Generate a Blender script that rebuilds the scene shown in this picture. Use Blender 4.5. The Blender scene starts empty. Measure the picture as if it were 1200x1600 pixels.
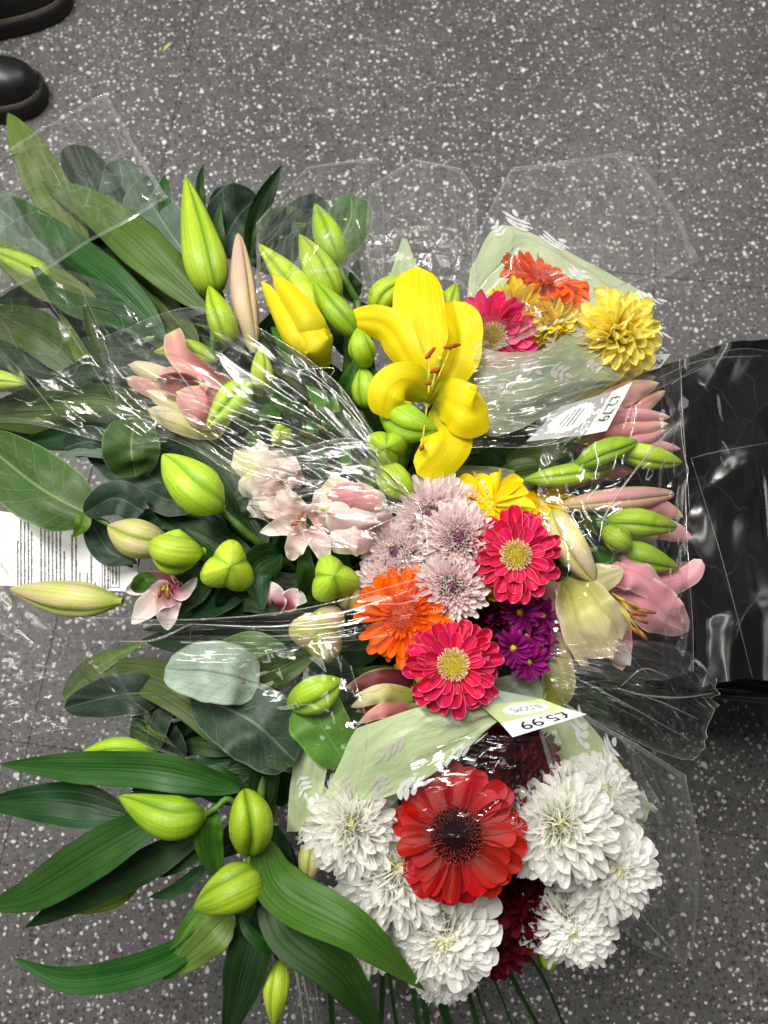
import bpy, math, random
from mathutils import Vector, Matrix, noise, Quaternion
R = math.radians
rnd = random.Random(11)
scene = bpy.context.scene
COL = scene.collection

# ------------------------------------------------------------------ camera
CAMH, TILT, F = 1.20, R(15), 1208.0
cam_d = bpy.data.cameras.new("camera"); cam = bpy.data.objects.new("camera", cam_d); COL.objects.link(cam)
cam.location = (0, 0, CAMH); cam.rotation_euler = (TILT, 0, 0)
cam_d.sensor_fit = 'AUTO'; cam_d.sensor_width = 36; cam_d.lens = F / 1600 * 36
cam_d.clip_start = 0.02; cam_d.clip_end = 60
cam_d.dof.use_dof = True; cam_d.dof.focus_distance = 0.72; cam_d.dof.aperture_fstop = 6.5
scene.camera = cam
# ------------------------------------------------------------------ world, shop lamps and added glare panels
w = bpy.data.worlds.new("World"); scene.world = w; w.use_nodes = True
wn = w.node_tree.nodes
wn["Background"].inputs[0].default_value = (1.0, 0.98, 0.95, 1); wn["Background"].inputs[1].default_value = 0.085
def strip(x, y, z, sx, sy, power, tilt=0, col=(1, .965, .91)):
    l = bpy.data.lights.new("strip_or_glare_light", 'AREA'); l.shape = 'RECTANGLE'; l.size = sx; l.size_y = sy
    l.energy = power; l.color = col
    o = bpy.data.objects.new("strip_or_glare_light", l); COL.objects.link(o); o.location = (x, y, z)
    d = Vector((0, 0.2, 0.3)) - Vector((x, y, z)); o.rotation_euler = d.to_track_quat('-Z', 'Y').to_euler()
strip(-0.80, 1.00, 2.75, 0.26, 1.9, 84)
strip(0.90, 1.9, 2.85, 0.20, 1.8, 26)
strip(-2.3, 0.6, 2.8, 0.22, 2.4, 26)
for px_, py_ in ((0.0, 0.7), (0.2, 2.3), (-1.4, 2.4), (1.6, 1.4), (-1.9, -0.8), (1.8, 2.8)):   # added panels, dim and wide, to give the film broad soft glare
    strip(px_, py_, 2.9, 0.6, 0.6, 3.6)
scene.view_settings.view_transform = 'Standard'; scene.view_settings.look = 'None'
scene.view_settings.exposure = 0.24; scene.view_settings.gamma = 1
scene.render.engine = 'CYCLES'
scene.cycles.max_bounces = 16; scene.cycles.transparent_max_bounces = 28
scene.cycles.diffuse_bounces = 7; scene.cycles.glossy_bounces = 4
scene.cycles.sample_clamp_indirect = 4; scene.cycles.use_denoising = True

CAMP = Vector((0, 0, CAMH))
UP = Vector((0, math.cos(TILT), math.sin(TILT))); FW = Vector((0, math.sin(TILT), -math.cos(TILT))); RT = Vector((1, 0, 0))
def ray(px, py): return RT * ((px - 600) / F) + UP * ((800 - py) / F) + FW
def PZ(px, py, z):
    d = ray(px, py); return CAMP + d * ((z - CAMH) / d.z)
def zdome(px, py):
    r2 = ((px - 620) / 800) ** 2 + ((py - 850) / 800) ** 2
    return 0.50 - 0.13 * r2
def P(p): return PZ(p[0], p[1], zdome(p[0], p[1]) + p[2] / 100)      # p[2]: centimetres above the bouquet dome
def S(v): return (v - CAMP).dot(FW) / F                              # metres per photo pixel at v

# ------------------------------------------------------------------ object helpers
WP = {}
def thing(name, label, cat, at, group=None):
    o = bpy.data.objects.new(name, None); COL.objects.link(o); o.location = at; o.empty_display_size = .02
    WP[o] = Vector(at); o['label'] = label; o['category'] = cat
    if group: o['group'] = group
    return o
def link(name, me, parent, origin):
    o = bpy.data.objects.new(name, me); COL.objects.link(o)
    if parent is not None:
        o.parent = parent; o.location = origin - WP[parent]
    else: o.location = origin
    WP[o] = Vector(origin); return o
def mobj(name, verts, faces, mat, parent, uvs=None, smooth=True, matidx=None):
    org = Vector(verts[0]) if parent is not None or True else Vector()
    me = bpy.data.meshes.new(name); me.from_pydata([Vector(v) - org for v in verts], [], faces)
    mats = mat if isinstance(mat, (list, tuple)) else [mat]
    for m in mats: me.materials.append(m)
    if uvs:
        uv = me.uv_layers.new(name="UVMap"); buf = []
        for l in me.loops: buf.extend(uvs[l.vertex_index])
        uv.data.foreach_set("uv", buf)
    if smooth: me.polygons.foreach_set("use_smooth", [True] * len(me.polygons))
    if matidx: me.polygons.foreach_set("material_index", matidx)
    me.update()
    return link(name, me, parent, org)
def tag(o, label, cat, group=None, kind=None):
    if label: o['label'] = label
    if cat: o['category'] = cat
    if group: o['group'] = group
    if kind: o['kind'] = kind
    return o
def spline(pts, n):
    k = len(pts) - 1; out = []
    q = [pts[0] * 2 - pts[1]] + list(pts) + [pts[-1] * 2 - pts[-2]]
    for i in range(n + 1):
        t = i / n * k; s = min(int(t), k - 1); t -= s
        a, b, c, d = q[s], q[s + 1], q[s + 2], q[s + 3]
        out.append(0.5 * ((2 * b) + (c - a) * t + (2 * a - 5 * b + 4 * c - d) * t * t + (3 * b - a - 3 * c + d) * t ** 3))
    return out
def tangents(c):
    return [(c[min(i + 1, len(c) - 1)] - c[max(i - 1, 0)]).normalized() for i in range(len(c))]
def frames(c):
    T = tangents(c); out = []; prev = None
    for p, t in zip(c, T):
        n = (CAMP - p).normalized(); n = n - t * n.dot(t)
        if n.length < .35: n = (prev if prev is not None else UP) - t * (prev if prev is not None else UP).dot(t)
        n.normalize()
        prev = n; out.append((t, n, t.cross(n)))
    return out

# ------------------------------------------------------------------ materials
class NT:
    def __init__(s, name):
        s.m = bpy.data.materials.new(name); s.m.use_nodes = True; s.t = s.m.node_tree; s.t.nodes.clear()
        s.out = s.t.nodes.new('ShaderNodeOutputMaterial')
    def n(s, typ, ins=None, **kw):
        nd = s.t.nodes.new(typ)
        for k, v in kw.items(): setattr(nd, k, v)
        for k, v in (ins or {}).items(): s.set(nd.inputs[k], v)
        return nd
    def set(s, sock, v):
        if isinstance(v, bpy.types.NodeSocket): s.t.links.new(v, sock)
        elif isinstance(v, bpy.types.Node): s.t.links.new(v.outputs[0], sock)
        elif isinstance(v, (tuple, list)) and len(v) == 3 and sock.type == 'RGBA': sock.default_value = (*v, 1)
        else: sock.default_value = v
    def math(s, op, a, b=0.0, c=0.0, clamp=False):
        nd = s.t.nodes.new('ShaderNodeMath'); nd.operation = op; nd.use_clamp = clamp
        s.set(nd.inputs[0], a); s.set(nd.inputs[1], b)
        if op in ('MULTIPLY_ADD', 'SMOOTH_MIN', 'COMPARE'): s.set(nd.inputs[2], c)
        return nd.outputs[0]
    def mix(s, f, a, b, blend='MIX'):
        nd = s.t.nodes.new('ShaderNodeMix'); nd.data_type = 'RGBA'; nd.blend_type = blend
        s.set(nd.inputs[0], f); s.set(nd.inputs[6], a); s.set(nd.inputs[7], b); return nd.outputs[2]
    def ramp(s, f, lo, hi, a=0.0, b=1.0):
        nd = s.t.nodes.new('ShaderNodeMapRange'); nd.interpolation_type = 'SMOOTHSTEP'
        for i, v in enumerate((f, lo, hi, a, b)): s.set(nd.inputs[i], v)
        return nd.outputs[0]
    def uv(s):
        t = s.n('ShaderNodeUVMap'); x = s.n('ShaderNodeSeparateXYZ', {0: t.outputs[0]}); return x.outputs[0], x.outputs[1]
    def vec(s, x, y, z): return s.n('ShaderNodeCombineXYZ', {0: x, 1: y, 2: z}).outputs[0]
    def noise(s, vec, scale, detail=3, rough=.5):
        return s.n('ShaderNodeTexNoise', {'Vector': vec, 'Scale': scale, 'Detail': detail, 'Roughness': rough}).outputs[0]
    def rand(s): return s.n('ShaderNodeObjectInfo').outputs['Random']
    def hsv(s, col, h=.5, sat=1.0, v=1.0):
        return s.n('ShaderNodeHueSaturation', {'Color': col, 'Hue': h, 'Saturation': sat, 'Value': v}).outputs[0]
    def finish(s, col, rough=.5, trans=.2, bump=None, bs=.3, bd=.001, spec=.4, tcol=None, coat=0, metal=0):
        p = s.n('ShaderNodeBsdfPrincipled', {'Base Color': col, 'Roughness': rough, 'Specular IOR Level': spec, 'Metallic': metal})
        if coat: p.inputs['Coat Weight'].default_value = coat; p.inputs['Coat Roughness'].default_value = .15
        if bump is not None:
            b = s.n('ShaderNodeBump', {'Height': bump, 'Strength': bs, 'Distance': bd}); s.t.links.new(b.outputs[0], p.inputs['Normal'])
        sh = p.outputs[0]
        if trans:
            tr = s.n('ShaderNodeBsdfTranslucent', {'Color': tcol if tcol is not None else col})
            sh = s.n('ShaderNodeMixShader', {0: trans, 1: sh, 2: tr.outputs[0]}).outputs[0]
        s.t.links.new(sh, s.out.inputs[0]); return s.m
def lin(r, g, b):
    f = lambda c: (c / 255 / 12.92) if c / 255 < .04045 else ((c / 255 + .055) / 1.055) ** 2.4
    return (f(r), f(g), f(b))

def mat_leaf(name, base, edge, vein, nv=7, kind='parallel', rough=.47, trans=.14, spot=.25, veinamt=.5):
    s = NT(name); u, v = s.uv(); rn = s.rand()
    a = s.math('ABSOLUTE', s.math('SUBTRACT', u, .5)); sd = s.math('MULTIPLY', a, 2.0)
    if kind == 'parallel':
        d = s.math('PINGPONG', s.math('MULTIPLY', u, nv), .5)
        ln = s.ramp(d, 0.0, .16, 1, 0)
        mid = s.ramp(a, .006, .03, 1, 0)
        vmask = s.math('MULTIPLY', ln, .7)
    else:
        q = s.math('SUBTRACT', s.math('MULTIPLY', v, nv), s.math('MULTIPLY', s.math('POWER', sd, .8), 2.2))
        wob = s.noise(s.vec(u, v, rn), 6); q = s.math('ADD', q, s.math('MULTIPLY', wob, .5))
        d = s.math('PINGPONG', q, .5); ln = s.ramp(d, 0.0, .045, 1, 0)
        mid = s.ramp(a, .012, .028, 1, 0)
        net = s.n('ShaderNodeTexVoronoi', {'Vector': s.vec(u, v, rn), 'Scale': 22.0}, feature='DISTANCE_TO_EDGE').outputs[0]
        vmask = s.math('MAXIMUM', s.math('MULTIPLY', ln, .6), s.ramp(net, 0, .05, .28, 0))
    vmask = s.math('MAXIMUM', vmask, mid)
    streak = s.noise(s.vec(s.math('MULTIPLY', u, 22), s.math('MULTIPLY', v, 1.6), rn), 1.4, 4, .6)
    blot = s.noise(s.vec(u, s.math('MULTIPLY', v, 2.5), s.math('MULTIPLY', rn, 9)), 2.2, 5, .6)
    col = s.mix(s.ramp(streak, .35, .75, 0, .55), base, edge)
    col = s.mix(s.math('MULTIPLY', s.ramp(blot, .42, .72), spot * 2), col, edge)
    col = s.mix(s.ramp(sd, .93, 1.0, 0, .7), col, vein)
    col = s.mix(s.math('MULTIPLY', vmask, veinamt), col, vein)
    dm = s.noise(s.vec(s.math('MULTIPLY', u, 3), s.math('MULTIPLY', v, 9), s.math('MULTIPLY', rn, 31)), 5, 6, .72)
    brown = (.10, .065, .02)
    wm = s.noise(s.vec(s.math('MULTIPLY', u, 2.0), s.math('MULTIPLY', v, 6), s.math('MULTIPLY', rn, 47)), 7, 5, .75)
    col = s.mix(s.ramp(wm, .60, .68, 0, .22), col, vein)
    col = s.mix(s.ramp(dm, .70, .76, 0, .55), col, brown)
    col = s.mix(s.math('MULTIPLY', s.ramp(v, .965, 1.0), s.ramp(rn, .4, .8, 0, .6)), col, brown)
    col = s.hsv(col, s.ramp(rn, 0, 1, .488, .508), 1.0, s.ramp(s.math('FRACT', s.math('MULTIPLY', rn, 7.3)), 0, 1, .8, 1.2))
    h = s.math('ADD', s.math('MULTIPLY', vmask, -.6), s.math('MULTIPLY', streak, .5))
    rg = s.math('ADD', rough - .06, s.math('MULTIPLY', blot, .14))
    return s.finish(col, rg, trans, h, .6, .0008, spec=.32)

def mat_petal(name, base, tip, edge=None, edgew=.14, streak=.25, streakc=None, rough=.5, trans=.36, throat=None, throatw=.3, vr=.12, nst=14, spec=.3):
    s = NT(name); u, v = s.uv(); rn = s.rand()
    a = s.math('ABSOLUTE', s.math('SUBTRACT', u, .5)); sd = s.math('MULTIPLY', a, 2.0)
    st = s.noise(s.vec(s.math('MULTIPLY', u, nst), s.math('MULTIPLY', v, 1.0), s.math('MULTIPLY', rn, 17)), 1.6, 4, .6)
    col = s.mix(s.ramp(v, 0.1, 1.0), base, tip)
    dark = tuple(c * .55 for c in base) if streakc is None else streakc
    col = s.mix(s.ramp(st, .45, .75, 0, streak), col, dark)
    if throat is not None: col = s.mix(s.ramp(v, throatw * .3, throatw, 1, 0), col, throat)
    if edge is not None:
        e = s.math('MAXIMUM', s.ramp(sd, 1 - edgew, 1.0), s.ramp(v, 1 - edgew * .55, 1.0))
        col = s.mix(e, col, edge)
    col = s.hsv(col, s.ramp(rn, 0, 1, .495, .505), 1.0, s.ramp(s.math('FRACT', s.math('MULTIPLY', rn, 5.7)), 0, 1, 1 - vr, 1 + vr))
    return s.finish(col, rough, trans, st, .4, .0003, spec=spec)

def mat_bud(name, body, seam, blush=None, tipc=None, rough=.42):
    s = NT(name); u, v = s.uv(); rn = s.rand()
    q = s.math('PINGPONG', s.math('MULTIPLY', u, 3), .5)          # 0 at the seams, .5 mid sepal
    st = s.noise(s.vec(s.math('MULTIPLY', u, 42), s.math('MULTIPLY', v, 1.4), rn), 1.3, 4, .6)
    bl = s.noise(s.vec(s.math('MULTIPLY', u, 6), s.math('MULTIPLY', v, 3), s.math('MULTIPLY', rn, 23)), 1.5, 5, .6)
    col = s.mix(s.ramp(st, .38, .72, 0, .55), body, seam)
    if blush: col = s.mix(s.math('MULTIPLY', s.ramp(bl, .38, .62), s.ramp(v, .0, .45)), col, blush)
    else: col = s.mix(s.ramp(bl, .45, .75, 0, .4), col, tuple(min(1, c * 1.35 + .01) for c in body))
    col = s.mix(s.ramp(s.math('ADD', q, s.math('MULTIPLY', st, .06)), .05, .17, .75, 0), col, seam)
    pit = s.noise(s.vec(s.math('MULTIPLY', u, 26), s.math('MULTIPLY', v, 14), s.math('MULTIPLY', rn, 11)), 3, 4, .7)
    col = s.mix(s.ramp(pit, .42, .68, 0, .35), col, seam)
    col = s.mix(s.ramp(q, .45, .495, 0, .3), col, seam)
    col = s.mix(s.ramp(v, .0, .3, .75, 0), col, seam)
    col = s.mix(s.ramp(v, .93, 1.0, 0, .8), col, tipc if tipc else seam)
    dm = s.noise(s.vec(s.math('MULTIPLY', u, 9), s.math('MULTIPLY', v, 9), s.math('MULTIPLY', rn, 31)), 3, 6, .75)
    col = s.mix(s.ramp(dm, .70, .76, 0, .4), col, (.12, .07, .02))
    col = s.hsv(col, s.ramp(rn, 0, 1, .49, .505), 1.0, s.ramp(s.math('FRACT', s.math('MULTIPLY', rn, 5.7)), 0, 1, .88, 1.12))
    h = s.math('ADD', s.math('ADD', st, s.math('MULTIPLY', pit, .5)), s.ramp(q, .0, .1, 0, .6))
    return s.finish(col, s.math('ADD', rough - .05, s.math('MULTIPLY', bl, .15)), .12, h, .55, .0008, spec=.4)

def mat_plain(name, col, rough=.5, trans=0, var=.25, scale=60, spec=.4, coat=0, bs=.2):
    s = NT(name); tc = s.n('ShaderNodeTexCoord').outputs['Object']
    nz = s.noise(tc, scale, 4, .6)
    c = s.mix(s.ramp(nz, .35, .7), tuple(x * (1 - var) for x in col), tuple(min(1, x * (1 + var)) for x in col))
    return s.finish(c, rough, trans, nz, bs, .0006, spec=spec, coat=coat)

M = {}
M['leaf_dark'] = mat_leaf('lily_leaf_dark', (.006, .030, .006), (.013, .052, .010), (.03, .085, .02), 5)
M['leaf_mid'] = mat_leaf('lily_leaf_mid', (.014, .062, .008), (.03, .10, .015), (.006, .030, .005), 5)
M['leaf_olive'] = mat_leaf('lily_leaf_olive', (.045, .088, .012), (.08, .14, .022), (.02, .045, .008), 5, trans=.18)
M['leaf_light'] = mat_leaf('lily_leaf_light', (.10, .17, .03), (.16, .25, .05), (.04, .08, .015), 6, trans=.25)
M['leaf_fresh'] = mat_leaf('lily_leaf_fresh', (.04, .145, .012), (.08, .21, .02), (.02, .075, .008), 5, trans=.22)
M['broad_dark'] = mat_leaf('broad_leaf_dark', (.014, .036, .020), (.030, .060, .034), (.10, .15, .09), 8, 'pinnate', rough=.45, veinamt=.75)
M['broad_mid'] = mat_leaf('broad_leaf_mid', (.032, .085, .02), (.06, .13, .03), (.17, .26, .10), 8, 'pinnate', rough=.42, veinamt=.75)
M['broad_grey'] = mat_leaf('broad_leaf_grey', (.06, .10, .07), (.11, .16, .115), (.17, .24, .16), 9, 'pinnate', rough=.5, veinamt=.75)
M['broad_silver'] = mat_leaf('broad_leaf_silver', (.20, .27, .21), (.32, .40, .32), (.05, .08, .045), 7, 'pinnate', rough=.5, trans=.1, veinamt=.6)
M['broad_fresh'] = mat_leaf('broad_leaf_fresh', (.07, .17, .015), (.11, .24, .02), (.17, .33, .05), 6, 'pinnate', rough=.4)
M['bud_green'] = mat_bud('bud_green', (.33, .50, .022), (.13, .28, .014))
M['bud_lime'] = mat_bud('bud_lime', (.44, .60, .040), (.19, .36, .018))
M['bud_yellow'] = mat_bud('bud_yellow', (.70, .60, .012), (.42, .46, .012))
M['bud_pale'] = mat_bud('bud_pale', (.55, .56, .17), (.27, .37, .03), blush=(.60, .47, .30))
M['bud_cream'] = mat_bud('bud_cream', (.62, .60, .26), (.45, .50, .08), blush=(.62, .50, .38))
M['bud_pink'] = mat_bud('bud_pink', (.58, .32, .28), (.47, .36, .14), blush=(.60, .26, .33), tipc=(.5, .42, .12))
M['bud_blush'] = mat_bud('bud_blush', (.66, .48, .32), (.46, .42, .14), blush=(.66, .38, .38), tipc=(.45, .46, .10))
M['stem'] = mat_plain('stem_green', (.075, .16, .02), .45, var=.3)
M['stem_dark'] = mat_plain('stem_dark', (.04, .10, .018), .45, var=.3)
M['stem_brown'] = mat_plain('stem_brown', (.13, .11, .045), .6, var=.35)
M['p_yellow'] = mat_petal('petal_yellow_lily', (.82, .67, .006), (.88, .72, .005), streak=.7, streakc=(.70, .47, .0), throat=(.50, .50, .02), throatw=.35, nst=22, vr=.03, rough=.55)
M['p_yellow_bud'] = mat_petal('petal_yellow_opening', (.62, .60, .02), (.84, .70, .01), streak=.6, streakc=(.62, .52, .02), nst=18, vr=.05, rough=.55)
M['p_daisy'] = mat_petal('petal_yellow_daisy', (.92, .70, .004), (.94, .78, .01), streak=.2, streakc=(.62, .38, 0))
M['p_pale_yellow'] = mat_petal('petal_pale_yellow', (.95, .82, .06), (.97, .90, .26), streak=.06, streakc=(.72, .5, .05))
M['p_pink'] = mat_petal('petal_gerbera_pink', (.68, .006, .065), (.72, .012, .10), edge=(.86, .28, .36), edgew=.11, streak=.45, streakc=(.42, .002, .03), vr=.14)
M['p_hot'] = mat_petal('petal_gerbera_hot', (.86, .03, .20), (.92, .09, .30), edge=(.86, .22, .36), edgew=.1, streak=.4, streakc=(.5, .005, .06))
M['p_orange'] = mat_petal('petal_gerbera_orange', (.80, .10, .001), (.90, .17, .002), streak=.5, streakc=(.68, .045, .0), vr=.1)
M['p_red'] = mat_petal('petal_gerbera_red', (.26, .002, .003), (.44, .003, .004), streak=.6, streakc=(.20, .001, .003), rough=.5, vr=.2)
M['p_maroon'] = mat_petal('petal_maroon', (.055, .003, .006), (.13, .006, .014), streak=.5, streakc=(.03, .001, .003), rough=.45, vr=.35)
M['p_purple'] = mat_petal('petal_purple', (.22, .003, .13), (.36, .012, .21), edge=(.42, .05, .28), edgew=.1, streak=.4, streakc=(.1, .001, .07), vr=.2)
M['p_white'] = mat_petal('petal_white', (.93, .93, .82), (.96, .96, .94), streak=.05, streakc=(.74, .76, .62), rough=.5, trans=.46, vr=.03)
M['p_white_c'] = mat_petal('petal_white_heart', (.80, .78, .30), (.86, .85, .62), streak=.15, streakc=(.7, .7, .35), trans=.3, vr=.05)
M['p_blush'] = mat_petal('petal_blush', (.94, .76, .80), (.96, .90, .88), edge=(.95, .92, .88), edgew=.3, streak=.1, streakc=(.86, .7, .74), vr=.08)
M['p_blush_c'] = mat_petal('petal_blush_heart', (.20, .02, .09), (.55, .22, .36), streak=.3, vr=.15)
M['p_lilypink'] = mat_petal('petal_lily_pink', (.70, .24, .30), (.80, .44, .46), edge=(.84, .62, .52), edgew=.16, streak=.6, streakc=(.56, .15, .22), nst=16, vr=.05)
M['p_lilywhite'] = mat_petal('petal_lily_white', (.66, .22, .30), (.84, .80, .74), edge=(.9, .88, .83), edgew=.25, streak=.25, streakc=(.66, .4, .42), throat=(.28, .03, .07), throatw=.5, nst=8, vr=.04)
M['p_lilycream'] = mat_petal('petal_lily_cream_pink', (.78, .50, .48), (.86, .80, .72), edge=(.9, .86, .78), edgew=.3, streak=.35, streakc=(.70, .46, .44), nst=14, vr=.04)
M['p_salmon'] = mat_petal('petal_lily_salmon', (.62, .17, .17), (.82, .46, .40), edge=(.80, .66, .36), edgew=.22, streak=.6, streakc=(.50, .13, .15), throat=(.55, .52, .16), throatw=.25, nst=16, vr=.05)
M['p_cream'] = mat_petal('petal_lily_cream', (.50, .52, .10), (.80, .74, .46), edge=(.82, .66, .50), edgew=.25, streak=.55, streakc=(.42, .46, .08), nst=16)
M['p_dusk'] = mat_petal('petal_lily_wilted', (.14, .02, .03), (.26, .07, .06), edge=(.52, .38, .22), edgew=.2, streak=.6, nst=20)
M['d_cream'] = mat_plain('floret_cream', (.82, .62, .34), .6, .2, var=.25, scale=300)
M['d_olive'] = mat_plain('disc_olive', (.42, .31, .012), .7, 0, var=.45, scale=700, bs=1)
M['d_red'] = mat_plain('floret_red', (.20, .005, .006), .7, .05, spec=.1, var=.4, scale=300)
M['d_redtip'] = mat_plain('floret_salmon', (.34, .05, .04), .7, .05, spec=.1, var=.3, scale=300)
M['d_dark'] = mat_plain('disc_maroon', (.012, .002, .003), .8, 0, spec=.08, var=.5, scale=700, bs=1)
M['d_orange'] = mat_plain('floret_orange', (.62, .07, .002), .6, .1, var=.4, scale=300)
M['d_yellow'] = mat_plain('disc_yellow', (.62, .55, .02), .6, 0, var=.3, scale=700, bs=1)
M['calyx'] = mat_plain('calyx_green', (.10, .20, .06), .5, .1, var=.35)
M['anther'] = mat_plain('anther_rust', (.33, .07, .006), .8, 0, var=.35, scale=400, bs=.8)
M['anther_brown'] = mat_plain('anther_brown', (.27, .09, .02), .8, 0, var=.4, scale=400, bs=.8)
M['filament'] = mat_plain('filament_yellow', (.60, .56, .05), .4, .2, var=.15)
M['card'] = mat_plain('card_white', (.82, .83, .82), .35, .12, var=.03, scale=20, coat=.3)
M['card_grey'] = mat_plain('card_grey', (.30, .30, .31), .35, 0, var=.05, scale=20, coat=.3)
M['card_green'] = mat_plain('card_green', (.50, .58, .28), .35, .1, var=.05, scale=20, coat=.3)
M['card_sage'] = mat_plain('card_sage', (.34, .42, .33), .35, .1, var=.05, scale=20, coat=.3)
M['ink'] = mat_plain('ink_black', (.008, .008, .009), .4, var=.1)
M['ink_grey'] = mat_plain('ink_grey', (.08, .08, .075), .5, var=.3)
M['ink_faint'] = mat_plain('ink_faint', (.60, .61, .60), .5, var=.05)
M['black_plastic'] = mat_plain('black_plastic', (.005, .005, .0055), .20, var=.3, scale=15, coat=.1, bs=.05)
M['leather'] = mat_plain('boot_leather', (.010, .010, .011), .38, var=.3, scale=40, bs=.4)
M['rubber'] = mat_plain('boot_sole', (.012, .011, .010), .6, var=.3, scale=120)
M['thread'] = mat_plain('yellow_thread', (.15, .105, .045), .6, var=.2)
M['joint'] = mat_plain('joint_mortar', (.06, .06, .06), .8, var=.3)
M['soil'] = mat_plain('bucket_inside', (.006, .006, .006), .5, var=.3)

def mat_sleeve(name, col, alpha=.86, trans=.35):
    s = NT(name); u, v = s.uv(); nz = s.noise(s.vec(u, v, 0.0), 5, 5, .55)
    c = s.mix(s.ramp(nz, .3, .7), tuple(x * .9 for x in col), tuple(min(1, x * 1.08) for x in col))
    p = s.n('ShaderNodeBsdfPrincipled', {'Base Color': c, 'Roughness': .3, 'Specular IOR Level': .45})
    b = s.n('ShaderNodeBump', {'Height': nz, 'Strength': .5, 'Distance': .006}); s.t.links.new(b.outputs[0], p.inputs['Normal'])
    tr = s.n('ShaderNodeBsdfTranslucent', {'Color': c})
    m1 = s.n('ShaderNodeMixShader', {0: trans, 1: p.outputs[0], 2: tr.outputs[0]})
    tp = s.n('ShaderNodeBsdfTransparent', {'Color': (1, 1, 1)})
    m2 = s.n('ShaderNodeMixShader', {0: alpha, 1: tp.outputs[0], 2: m1.outputs[0]})
    s.t.links.new(m2.outputs[0], s.out.inputs[0]); return s.m
M['sleeve'] = mat_sleeve('sleeve_pale_green', (.54, .66, .37), .93)
M['sleeve_thin'] = mat_sleeve('sleeve_thin_green', (.46, .55, .35), .62)
M['sleeve_sage'] = mat_sleeve('sleeve_sage', (.40, .47, .33), .72)
M['print_white'] = mat_sleeve('print_white', (.80, .80, .82), .92)
M['print_lilac'] = mat_sleeve('print_lilac', (.66, .60, .62), .62)

def mat_film(name, haze=.012, refl=.9, facets=.5, fscale=5.0, crease=.10, rough=.05, wav=.25):
    """clear cellophane: flat facets between whitened creases, a faint streaky haze, mirror-like glare"""
    s = NT(name); u, v = s.uv()
    wob = s.n('ShaderNodeTexNoise', {'Vector': s.vec(u, v, 0.0), 'Scale': 3.0, 'Detail': 2.0}).outputs['Color']
    wv = s.n('ShaderNodeVectorMath', {0: wob, 3: .22}, operation='SCALE').outputs[0]
    p = s.n('ShaderNodeVectorMath', {0: s.vec(s.math('MULTIPLY', u, 1.0), s.math('MULTIPLY', v, 1.0), 0.0), 1: wv}, operation='ADD').outputs[0]
    mp = s.n('ShaderNodeMapping', {'Vector': p, 'Rotation': (0, 0, .7), 'Scale': (1.0, 2.1, 1)}).outputs[0]
    v1 = s.n('ShaderNodeTexVoronoi', {'Vector': mp, 'Scale': fscale}, voronoi_dimensions='2D').outputs['Distance']
    v2 = s.n('ShaderNodeTexVoronoi', {'Vector': mp, 'Scale': fscale * 2.7}, voronoi_dimensions='2D').outputs['Distance']
    e1 = s.n('ShaderNodeTexVoronoi', {'Vector': mp, 'Scale': fscale}, voronoi_dimensions='2D', feature='DISTANCE_TO_EDGE').outputs['Distance']
    e2 = s.n('ShaderNodeTexVoronoi', {'Vector': mp, 'Scale': fscale * 2.7}, voronoi_dimensions='2D', feature='DISTANCE_TO_EDGE').outputs['Distance']
    tc = s.n('ShaderNodeTexCoord').outputs['Object']; nz = s.noise(tc, 14, 2, .5); big = s.noise(s.vec(u, v, 3.0), 2.6, 3, .6)
    h = s.math('ADD', s.math('MULTIPLY', v1, facets * 1.4), s.math('ADD', s.math('MULTIPLY', v2, facets * .13), s.math('MULTIPLY', nz, wav * .35)))
    b = s.n('ShaderNodeBump', {'Height': h, 'Strength': .6, 'Distance': .012})
    geo = s.n('ShaderNodeNewGeometry')
    ca = s.math('ABSOLUTE', s.n('ShaderNodeVectorMath', {0: b.outputs[0], 1: geo.outputs['Incoming']}, operation='DOT_PRODUCT').outputs['Value'])
    fr = s.math('ADD', .04, s.math('MULTIPLY', .96, s.math('POWER', s.math('SUBTRACT', 1.0, ca, clamp=True), 5.0)))
    g = s.n('ShaderNodeBsdfGlossy', {'Color': (1, 1, 1), 'Roughness': s.math('ADD', rough, s.math('MULTIPLY', s.ramp(big, .4, .7), rough * 1.6)), 'Normal': b.outputs[0]})
    tp = s.n('ShaderNodeBsdfTransparent', {'Color': (1, 1, 1)})
    df = s.n('ShaderNodeBsdfDiffuse', {'Color': (.8, .8, .78)}); dt = s.n('ShaderNodeBsdfTranslucent', {'Color': (.8, .8, .78)})
    dd = s.n('ShaderNodeMixShader', {0: .5, 1: df.outputs[0], 2: dt.outputs[0]})
    ev = s.math('MINIMUM', v, s.math('SUBTRACT', 1.0, v)); eu = s.math('MINIMUM', u, s.math('SUBTRACT', 1.0, u))
    hem = s.ramp(s.math('MINIMUM', eu, ev), .035, .040, 2.4, 0)
    st = s.noise(s.vec(s.math('MULTIPLY', u, 9), s.math('MULTIPLY', v, 1.2), 0.0), 2.2, 4, .65)
    hz = s.math('MULTIPLY', s.math('ADD', hem, s.ramp(st, .40, .75, .35, 2.8)), haze)
    sel = s.ramp(big, .42, .60, .08, 1.0)
    cw = s.math('MULTIPLY', s.math('MULTIPLY', sel, crease), s.math('MAXIMUM', s.ramp(e1, 0, .030, 1, 0), s.ramp(e2, 0, .05, .22, 0)))
    hz = s.math('ADD', hz, cw, clamp=True)
    m1 = s.n('ShaderNodeMixShader', {0: hz, 1: tp.outputs[0], 2: dd.outputs[0]})
    f2 = s.math('MINIMUM', s.math('MULTIPLY', fr, refl * 1.9), .75)
    m2 = s.n('ShaderNodeMixShader', {0: f2, 1: m1.outputs[0], 2: g.outputs[0]})
    s.t.links.new(m2.outputs[0], s.out.inputs[0]); return s.m
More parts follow.
